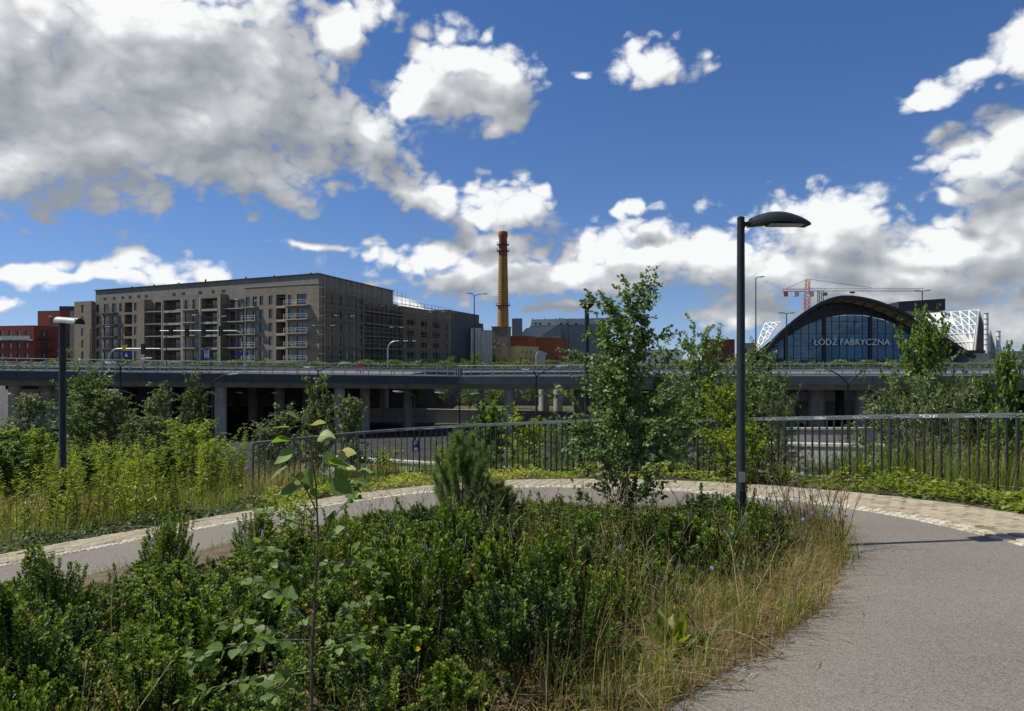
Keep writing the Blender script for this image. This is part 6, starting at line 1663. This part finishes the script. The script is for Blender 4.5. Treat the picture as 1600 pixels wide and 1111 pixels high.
blades('green_grass', r_, rng.gamma(4, .055, len(r_)).clip(.06, .42), .0026, ML_grass, 'fresh green grass tufts among the dry grass of the bed', 'grass', .6)
def in_bed(x, y):
    d, ins = in_poly(BED, x, y); return ins * 1.0
r_ = scatter(26000, -6, 3.4, 3.0, 11, lambda x, y: in_bed(x, y) * np.where(x > .1, .42, .03) * np.clip(patchy(x, y, .9, 8) + .1, 0, 1))
blades('tall_grass', r_, np.minimum(rng.uniform(.3, .75, len(r_)), np.maximum(.06, max_top(r_[:, 0], r_[:, 1]) - r_[:, 2] + rng.exponential(.10, len(r_)) * np.where(r_[:, 0] < -1.2, .3, 1))), .0016, ML_dry, 'thin pale grass stalks standing between the box shrubs', 'grass', .16)
r_ = scatter(26000, -6, 3.4, 3.0, 11, lambda x, y: in_bed(x, y) * np.where(x > .2, .5, .02) * np.clip(patchy(x, y, 1.1, 3) - .1, 0, 1))
blades('bed_grass', r_, np.minimum(rng.uniform(.25, .6, len(r_)), np.maximum(.06, max_top(r_[:, 0], r_[:, 1]) - r_[:, 2] + rng.exponential(.05, len(r_)))), .0022, ML_grass, 'green grass growing between the box shrubs', 'grass', .25)
def left_edge(x, y):
    d, ins = in_poly(BED, x, y); return np.where(ins & (x < -1.0) & (d < .7), np.clip(1.1 - d, 0, 1), 0)
r_ = scatter(60000, -6.5, -.8, 4.5, 11.2, lambda x, y: left_edge(x, y) * np.clip(patchy(x, y, 1.7, 7) + .1, .1, 1))
blades('edge_grass', r_, rng.gamma(2.5, .035, len(r_)).clip(.02, .2), .002, ML_grass, 'short mixed grass between the hedge and the path on the left', 'grass', .8)
# litter of straw at the bed edge and on the asphalt
n = 900; x = rng.uniform(.0, 3.5, n); y = rng.uniform(3.0, 8.0, n); d, ins = in_poly(BED, x, y); k = (d < .42) & (rng.random(n) < np.where(ins, .9, np.exp(-d / .13)))
x, y = x[k], y[k]; a = rng.random(len(x)) * PI; ln = rng.uniform(.04, .3, len(x)); pos = np.stack([x, y, plane_z(x, y) + .03], 1); ax = np.stack([np.cos(a), np.sin(a), rng.normal(0, .05, len(x))], 1)
V, Fc, tt = leaf_arrays(pos, ax, np.tile([[0, 0, 1.]], (len(x), 1)), ln, np.full(len(x), .006), 'lance'); tag(obj('straw_litter', np_mesh('straw_litter', V, Fc, ML_dry, tt)), 'dead straw lying at the edge of the bed on the asphalt', 'straw', kind='stuff')


r_ = scatter(26000, -1.6, 3.7, 2.4, 8.6, lambda x, y: bed_margin(x, y)); k = len(r_); r_[:, 2] += rng.random(k) ** 2 * .16
ax = rdir(k); ax[:, 2] = rng.normal(.05, .22, k); V, Fc, tt = leaf_arrays(r_, unit(ax), rdir(k, 1.0), rng.uniform(.06, .3, k), np.full(k, .0045), 'lance', np.clip(rng.normal(.35, .25, k), 0, 1))
tag(obj('dead_grass_mat', np_mesh('dead_grass_mat', V, Fc, ML_dry, tt)), 'tangled mat of dead brown grass under the tussocks', 'grass', kind='stuff')


def bank_left(x, y):
    """bank outside the paved strip, inside the bank top"""
    oc = [(p.x, p.y) for p in outer[::6]] + [(4.4, -8), (-15, -8)]
    d, ins = in_poly(oc, x, y); return np.where(ins, 0, 1.0), d
r_ = scatter(60000, -16, -4.0, 8, 20, lambda x, y: (lambda a: a[0] * (a[1] > .55) * (y < 19) * np.clip(patchy(x, y, .7, 4) + .2, .1, 1))(bank_left(x, y)))
blades('bank_grass', r_, rng.gamma(2.6, .09, len(r_)).clip(.05, .6) * np.clip(patchy(r_[:, 0], r_[:, 1], 2.3, 1) + .4, .4, 1), .0030, ML_grass, 'tall green and yellowing grass on the left bank', 'grass', .8)
r_ = scatter(40000, -16, -4.5, 9, 17, lambda x, y: (lambda a: a[0] * (a[1] > .8) * np.clip(patchy(x, y, .8, 9) - .18, 0, 1))(bank_left(x, y)))
blades('bank_dry_grass', r_, rng.gamma(3.5, .13, len(r_)).clip(.1, .8), .0024, ML_dry, 'rusty dry grass on the left bank', 'grass', .7)
# dry grass behind the right end of the railing and along it
def right_bank(x, y):
    oc = [(p.x, p.y) for p in outer[::6]] + [(4.4, -8), (-15, -8)]
    d, ins = in_poly(oc, x, y); return np.where(ins, 0, 1.0), d
r_ = scatter(12000, 5.3, 9.5, 6.4, 12.5, lambda x, y: (lambda a: a[0] * (a[1] > .85) * (x > 5.7) * np.clip(patchy(x, y, 1.5, 6) - .1, 0, 1) * np.clip((x - 5.3) * .5, 0, 1))(right_bank(x, y)))
blades('railing_grass', r_, rng.gamma(4, .14, len(r_)).clip(.15, 1.0), .0022, ML_dry, 'tall brown grass growing through the right end of the railing', 'grass', .5)
r_ = scatter(16000, 5.0, 9.5, 6.4, 12.5, lambda x, y: (lambda a: a[0] * (a[1] > .5) * .6)(right_bank(x, y)))
blades('railing_green_grass', r_, rng.uniform(.2, .7, len(r_)), .0025, ML_grass, 'green grass at the foot of the right railing', 'grass', .25)
# grass on the slope behind the railing, coarse
r_ = scatter(70000, -14, 14, 11, 30, lambda x, y: (lambda a: a[0] * (a[1] > 1.3))(bank_left(x, y)))
blades('slope_grass', r_, rng.gamma(3, .08, len(r_)).clip(.1, .5), .006, ML_grass, 'rough green grass on the slope below the railing', 'grass', .3)


def ivy(name, keep, x0, x1, y0, y1, n, m, label, hmax=.16, leaf=.055):
    p = scatter(n, x0, x1, y0, y1, keep); k = len(p); hh = hmax * np.clip(.4 + .35 * (np.sin(p[:, 0] * 5.1) + np.sin(p[:, 1] * 6.3 + p[:, 0] * 2)), .15, 1.1) * rng.uniform(.2, 1, k); p[:, 2] += hh
    ax = rdir(k); ax[:, 2] *= .35; nr = unit(rdir(k) * .55 + np.array([0, -.15, 1.])); ln = leaf * rng.uniform(.6, 1.25, k)
    V, Fc, tt = leaf_arrays(p, unit(ax), nr, ln, ln * .95, 'oval', np.clip(.5 + .25 * np.sin(p[:, 0] * 3 + p[:, 1]) + rng.normal(0, .22, k), 0, 1))
    tag(obj(name, np_mesh(name, V, Fc, m, tt)), label, 'ground cover', kind='stuff')
ivy('ivy', lambda x, y: (lambda a: a[0] * (a[1] < np.interp(x, [3, 4.5, 6], [.9, .95, 1.0])) * (a[1] > .03))(bank_left(x, y)), 2.6, 7.5, 5.5, 13.5, 30000, ML_ivy, 'yellowing ivy creeping along the paving below the right railing', .32)
ivy('ivy_middle', lambda x, y: (lambda a: a[0] * (a[1] < 1.6) * (a[1] > .05) * .8)(bank_left(x, y)), -4.6, 2.7, 11.5, 17, 26000, ML_ivy, 'green ivy below the middle of the railing', .22)
ivy('ivy_dark', lambda x, y: (lambda a: a[0] * (a[1] < .95) * (a[1] > .02))(bank_left(x, y)), -12, -3.5, 4, 14.5, 42000, ML_ivyd, 'dark green ivy along the left side of the paved strip', .2)


# ---- tall weeds, each one a plant
def make_weed(seed, h, leaves, m, ln, top=None, sway=.06, stems=1):
    global rng
    rng = np.random.default_rng(seed); b = MB(); parts = []
    for s in range(stems):
        o = np.array([rng.normal(0, .05), rng.normal(0, .05), 0]) * (stems > 1); hh = h * rng.uniform(.75, 1.05) if stems > 1 else h
        c = [o + np.array([0, 0, -.05])] + [o + np.array([rng.normal(0, sway) * f, rng.normal(0, sway) * f, hh * f]) for f in (.35, .7, 1.0)]
        b.tube(c, [.005, .0045, .003, .0015], 5, False); t = rng.uniform(.12, 1, leaves); ki = np.minimum(2, (t * 3).astype(int)); ca = np.array(c)
        pos = ca[ki] + (ca[ki + 1] - ca[ki]) * (t * 3 - ki)[:, None]; a = rng.random(leaves) * 2 * PI
        ax = unit(np.stack([np.cos(a), np.sin(a), rng.uniform(.1, .9, leaves)], 1)); l = ln * rng.uniform(.6, 1.2, leaves) * (1.15 - .6 * t)
        parts.append(leaf_arrays(pos, ax, unit(rdir(leaves, 1.5)), l, l * .2, 'lance', np.clip(.3 + t * .5 + rng.normal(0, .12, leaves), 0, .95)))
    V, Fc, tt = join(parts); return b.mesh('stalk', M_stem), np_mesh('leaves', V, Fc, m, tt)
WEED = [make_weed(120 + i, 1.0, 120, ML_weed, .10) for i in range(3)] + [make_weed(130 + i, .9, 110, ML_lime, .09, stems=3) for i in range(2)]
wl = ['upright leafy goldenrod stalk on the left bank', 'slightly bent leafy goldenrod stalk on the left bank', 'slender leafy goldenrod stalk on the left bank', 'yellow-green goldenrod clump of three stalks on the left bank', 'pale yellow-green weed clump on the left bank']
cand = random.Random(5); cnt = 0
while cnt < 200:
    x, y = cand.uniform(-13.5, -4.6), cand.uniform(9.0, 18)
    a, d = bank_left(np.array([x]), np.array([y]))
    if a[0] < .5 or d[0] < .6: continue
    px = 800 + F_PX * x / y
    if not -40 < px < 385: continue
    k = cand.randrange(5); s = cand.uniform(.7, 1.5); r = empty('weed', (x, y, H1(x, y)), cand.uniform(0, 6), wl[k], 'weed', 'goldenrod weeds on the left bank'); r.scale = (s, s, s)
    obj('stalk', WEED[k][0], r); obj('leaves', WEED[k][1], r); cnt += 1
for px, d in ((455, 7.6), (470, 7.9), (440, 7.8), (484, 8.1), (462, 8.2), (425, 7.9)):
    x = X(px, d); r = empty('weed', (x, d, plane_z(x, d)), cand.uniform(0, 6), 'bright yellow-green weed behind the poplar sapling at the path', 'weed', 'weeds behind the sapling'); r.scale = (1.05,) * 3
    obj('stalk', WEED[4][0], r); obj('leaves', WEED[4][1], r)


# ---- chicory and dead stalks
def make_chicory(seed, h, n, flowers, m=M_deadstem):
    global rng
    rng = np.random.default_rng(seed); rr = random.Random(seed); b = MB(); fp = []
    for s in range(n):
        a = rr.uniform(0, 6.28); p = Vector((rr.gauss(0, .04), rr.gauss(0, .04), -.03)); d = Vector((math.cos(a) * rr.uniform(.05, .5), math.sin(a) * rr.uniform(.05, .5), 1)).normalized(); L = h * rr.uniform(.6, 1.1); pts = [p]
        for k in range(6): d = (d + Vector((rr.gauss(0, .09), rr.gauss(0, .09), .02))).normalized(); pts.append(pts[-1] + d * L / 6)
        b.tube(pts, [.005, .0046, .004, .0034, .0028, .0022, .0016], 4, False)
        for k in range(2, 7):
            for _ in range(2):
                e = (d + Vector((rr.gauss(0, .6), rr.gauss(0, .6), rr.gauss(.1, .3)))).normalized(); q = pts[k] + e * L * rr.uniform(.08, .26)
                b.tube([pts[k], pts[k].lerp(q, .5) + Vector((0, 0, .01)), q], [.0022, .0018, .0013], 3, False); fp.append(q)
                for f in (.4, .7, 1.0): fp.append(pts[k].lerp(q, f))
    fp = np.array([tuple(v) for v in fp]); k = len(fp)
    V, Fc, tt = leaf_arrays(fp, rdir(k, .6), rdir(k), rng.uniform(.008, .016, k), rng.uniform(.004, .008, k), 'rhomb'); bud = np_mesh('buds', V, Fc, ML_seed, tt)
    pet = []
    for i in range(flowers):
        c = fp[rr.randrange(k)]; nn = unit(rng.normal(size=3) + np.array([0, -.9, .5])); u = unit(np.cross(nn, [0, 0, 1.])); v = np.cross(nn, u); m_ = 14; an = np.arange(m_) * 2 * PI / m_
        ax = np.cos(an)[:, None] * u + np.sin(an)[:, None] * v + nn * .12; pet.append(leaf_arrays(np.tile(c, (m_, 1)), ax, np.tile(nn, (m_, 1)), np.full(m_, .017), np.full(m_, .007), 'lance'))
    fl = np_mesh('blossoms', *(lambda j: (j[0], j[1]))(join(pet)), ML_flower, join(pet)[2]) if pet else None
    return b.mesh('stalks', m), bud, fl
CH = [make_chicory(200, .95, 5, 4), make_chicory(201, .8, 6, 3), make_chicory(202, .7, 4, 5, M_stem), make_chicory(203, .6, 5, 0, M_straw)]
def put_ch(px, d, k, s, label, group='chicory and dead stalks in the bed'):
    x = X(px, d); r = empty('chicory' if CH[k][2] else 'dead_stalks', (x, d, plane_z(x, d) + .02), cand.uniform(0, 6), label, 'wild flower' if CH[k][2] else 'weed', group); r.scale = (s, s, s)
    obj('stalks', CH[k][0], r); obj('buds', CH[k][1], r)['kind'] = 'stuff'
    if CH[k][2]: obj('blossoms', CH[k][2], r)['kind'] = 'stuff'
cl = ['tall branching chicory with brown stalks at the bed edge', 'bushy brown chicory with few blue flowers at the bed edge', 'green-stemmed chicory with several blue flowers', 'straw-coloured dead stalks among the shrubs']
for px, d, k, s in ((1225, 6.7, 0, 1.0), (1260, 6.4, 1, 1.05), (1300, 6.6, 0, 1.0), (1275, 7.0, 1, 1.0), (1240, 7.4, 0, 1.0), (1195, 7.6, 1, .9), (1315, 6.9, 1, .9), (1205, 5.6, 2, .9), (1250, 5.9, 2, .9), (1170, 5.2, 2, .8)): put_ch(px, d, k, s, cl[k])
for i in range(46):
    px, d = cand.uniform(560, 1160), cand.uniform(4.2, 9.6); x = X(px, d); dd, ins = in_poly(BED, np.array([x]), np.array([d]))
    if not ins[0] or dd[0] < .2: continue
    k = cand.choice((2, 3, 3, 2, 3)); w_ = 'near the young pine' if px < 800 else ('under the birch' if px < 1060 and d > 6 else ('below the dark shrubs' if d < 6 else 'by the lamp post shrubs'))
    s = cand.uniform(.8, 1.15); hk = max(.2, float(max_top(x, d)) - plane_z(x, d) + .22) / (.7 if k == 2 else .6); put_ch(px, d, k, min(s, hk), cl[k].replace(' among the shrubs', '') + ' ' + w_)
for px, d in ((120, 3.3), (330, 4.2), (190, 5.6)): put_ch(px, d, 3, .85, 'straw-coloured dead stalks in the hedge left of the sapling')


def rosette(px, d, n, ln, m, label, name='dock_plant'):
    global rng
    rng = np.random.default_rng(int(px)); a = rng.random(n) * 2 * PI; el = rng.uniform(.35, 1.25, n); ax = np.stack([np.cos(a) * np.cos(el), np.sin(a) * np.cos(el), np.sin(el)], 1); l = ln * rng.uniform(.6, 1.2, n)
    V, Fc, tt = leaf_arrays(np.zeros((n, 3)), ax, unit(rdir(n, 2)), l, l * .28, 'oval'); x = X(px, d)
    o = obj(name, np_mesh(name, V, Fc, m, tt)); o.location = (x, d, plane_z(x, d) + .03); tag(o, label, 'plant'); return o
rosette(1050, 4.35, 26, .26, ML_weed, 'bright green leafy rosette beside the dry grass'); rosette(925, 4.1, 16, .20, ML_weed, 'small bright green rosette below the dark shrubs'); rosette(1010, 4.15, 14, .17, ML_weed, 'low green rosette in the dry grass at the bed front')
# one yellow flower head
yf = []
for c in ((X(652, 3.6), 3.6, .62), (X(1055, 4.9), 4.9, .42), (X(1062, 4.92), 4.92, .43)):
    c = np.array(c); c[2] = Z(1014 if c[1] < 4 else 949, c[1]); an = np.arange(12) * 2 * PI / 12; ax = np.stack([np.cos(an), np.sin(an) * .4 - .2, np.sin(an) * .5 + .2], 1)
    r = empty('yellow_flower', (c[0], c[1], plane_z(c[0], c[1])), 0, 'single yellow flower on a thin stalk below the sapling' if c[1] < 4 else 'yellow flower in the grass near the green rosette', 'wild flower', None if c[1] < 4 else 'yellow flowers in the grass')
    h = c[2] - r.location.z; MB().tube([(0, 0, 0), (.01, 0, h * .6), (0, 0, h)], .002, 4).build('stalk', M_stem, r); V, Fc, tt = leaf_arrays(np.tile([[0, 0, h]], (12, 1)), ax, np.tile([[0, -.5, 1.]], (12, 1)), np.full(12, .016), np.full(12, .007)); obj('petals', np_mesh('petals', V, Fc, ML_yellow, tt), r)


# ---- clipped hedge along the street behind the bridge
def make_hedge(seed, L, h):
    global rng
    rng = np.random.default_rng(seed); n = 2600; p = np.stack([rng.uniform(0, L, n), rng.normal(0, .35, n), rng.random(n) ** .7 * h], 1); p[:, 2] *= 1 - .18 * np.sin(p[:, 0] * 1.3) * (p[:, 2] > h * .6)
    ln = rng.uniform(.14, .3, n); V, Fc, tt = leaf_arrays(p, rdir(n), rdir(n, .6), ln, ln * .7, 'rhomb', np.clip(rng.normal(.4, .2, n), 0, .95)); b = MB()
    for i in range(int(L)): b.tube([(i + .5, 0, -.1), (i + .5, 0, h * .7)], .04, 4, False)
    return b.mesh('stems', M_bark), np_mesh('foliage', V, Fc, ML_birch, tt)
hd_ = [make_hedge(301, 13, 1.45), make_hedge(302, 13, 1.25)]
for i in range(17):
    x = -108 + i * 13.3; r = empty('hedge', (x, 119.6 + (i % 3) * .2, 0), 0, 'low green hedge along the street behind the bridge railing', 'hedge', 'hedges along the street'); obj('stems', hd_[i % 2][0], r); obj('foliage', hd_[i % 2][1], r)

# ---- fallen dry stalks reaching over the path edge
for i, (px, py, dx, dy, L) in enumerate(((1100, 985, 1, -.25, .55), (1150, 965, .9, -.6, .45), (1060, 1040, 1, -.3, .5), (1180, 940, 1, .1, .4), (1010, 1080, 1, -.2, .5), (1125, 1010, .7, -.8, .4), (1215, 900, 1, -.2, .35), (1085, 1015, 1, .15, .6))):
    tz = -(py - HOR) / F_PX; tx = (px - 800) / F_PX; d = EYE / (-tz - .048 + .069 * tx); x = tx * d; r = empty('fallen_stalk', (x, d, plane_z(x, d) + .03), 0, 'dry stalk fallen across the path edge from the tussocks', 'stalk', 'fallen stalks at the path edge')
    e = Vector((dx, dy, 0)).normalized() * L; e.z = .069 * e.x - .048 * e.y
    MB().tube([(-e.x * .3, -e.y * .3, .02), (e.x * .2, e.y * .2, .10), (e.x * .6, e.y * .6, .09), (e.x, e.y, e.z + .005)], [.0035, .003, .0024, .0015], 5).build('stalk', M_straw, r)
    n = 26; rng = np.random.default_rng(i); t = rng.random(n)[:, None]; pp = np.array([[e.x, e.y, e.z]]) * (.55 + .45 * t) + np.array([[0, 0, .03]]); l = rng.uniform(.02, .06, n)
    V, Fc, tt = leaf_arrays(pp, unit(np.array([[e.x, e.y, 0]]) + rdir(n) * .4), rdir(n), l, l * .15, 'lance'); obj('seed_head', np_mesh('seed_head', V, Fc, ML_seed, tt), r)['kind'] = 'stuff'
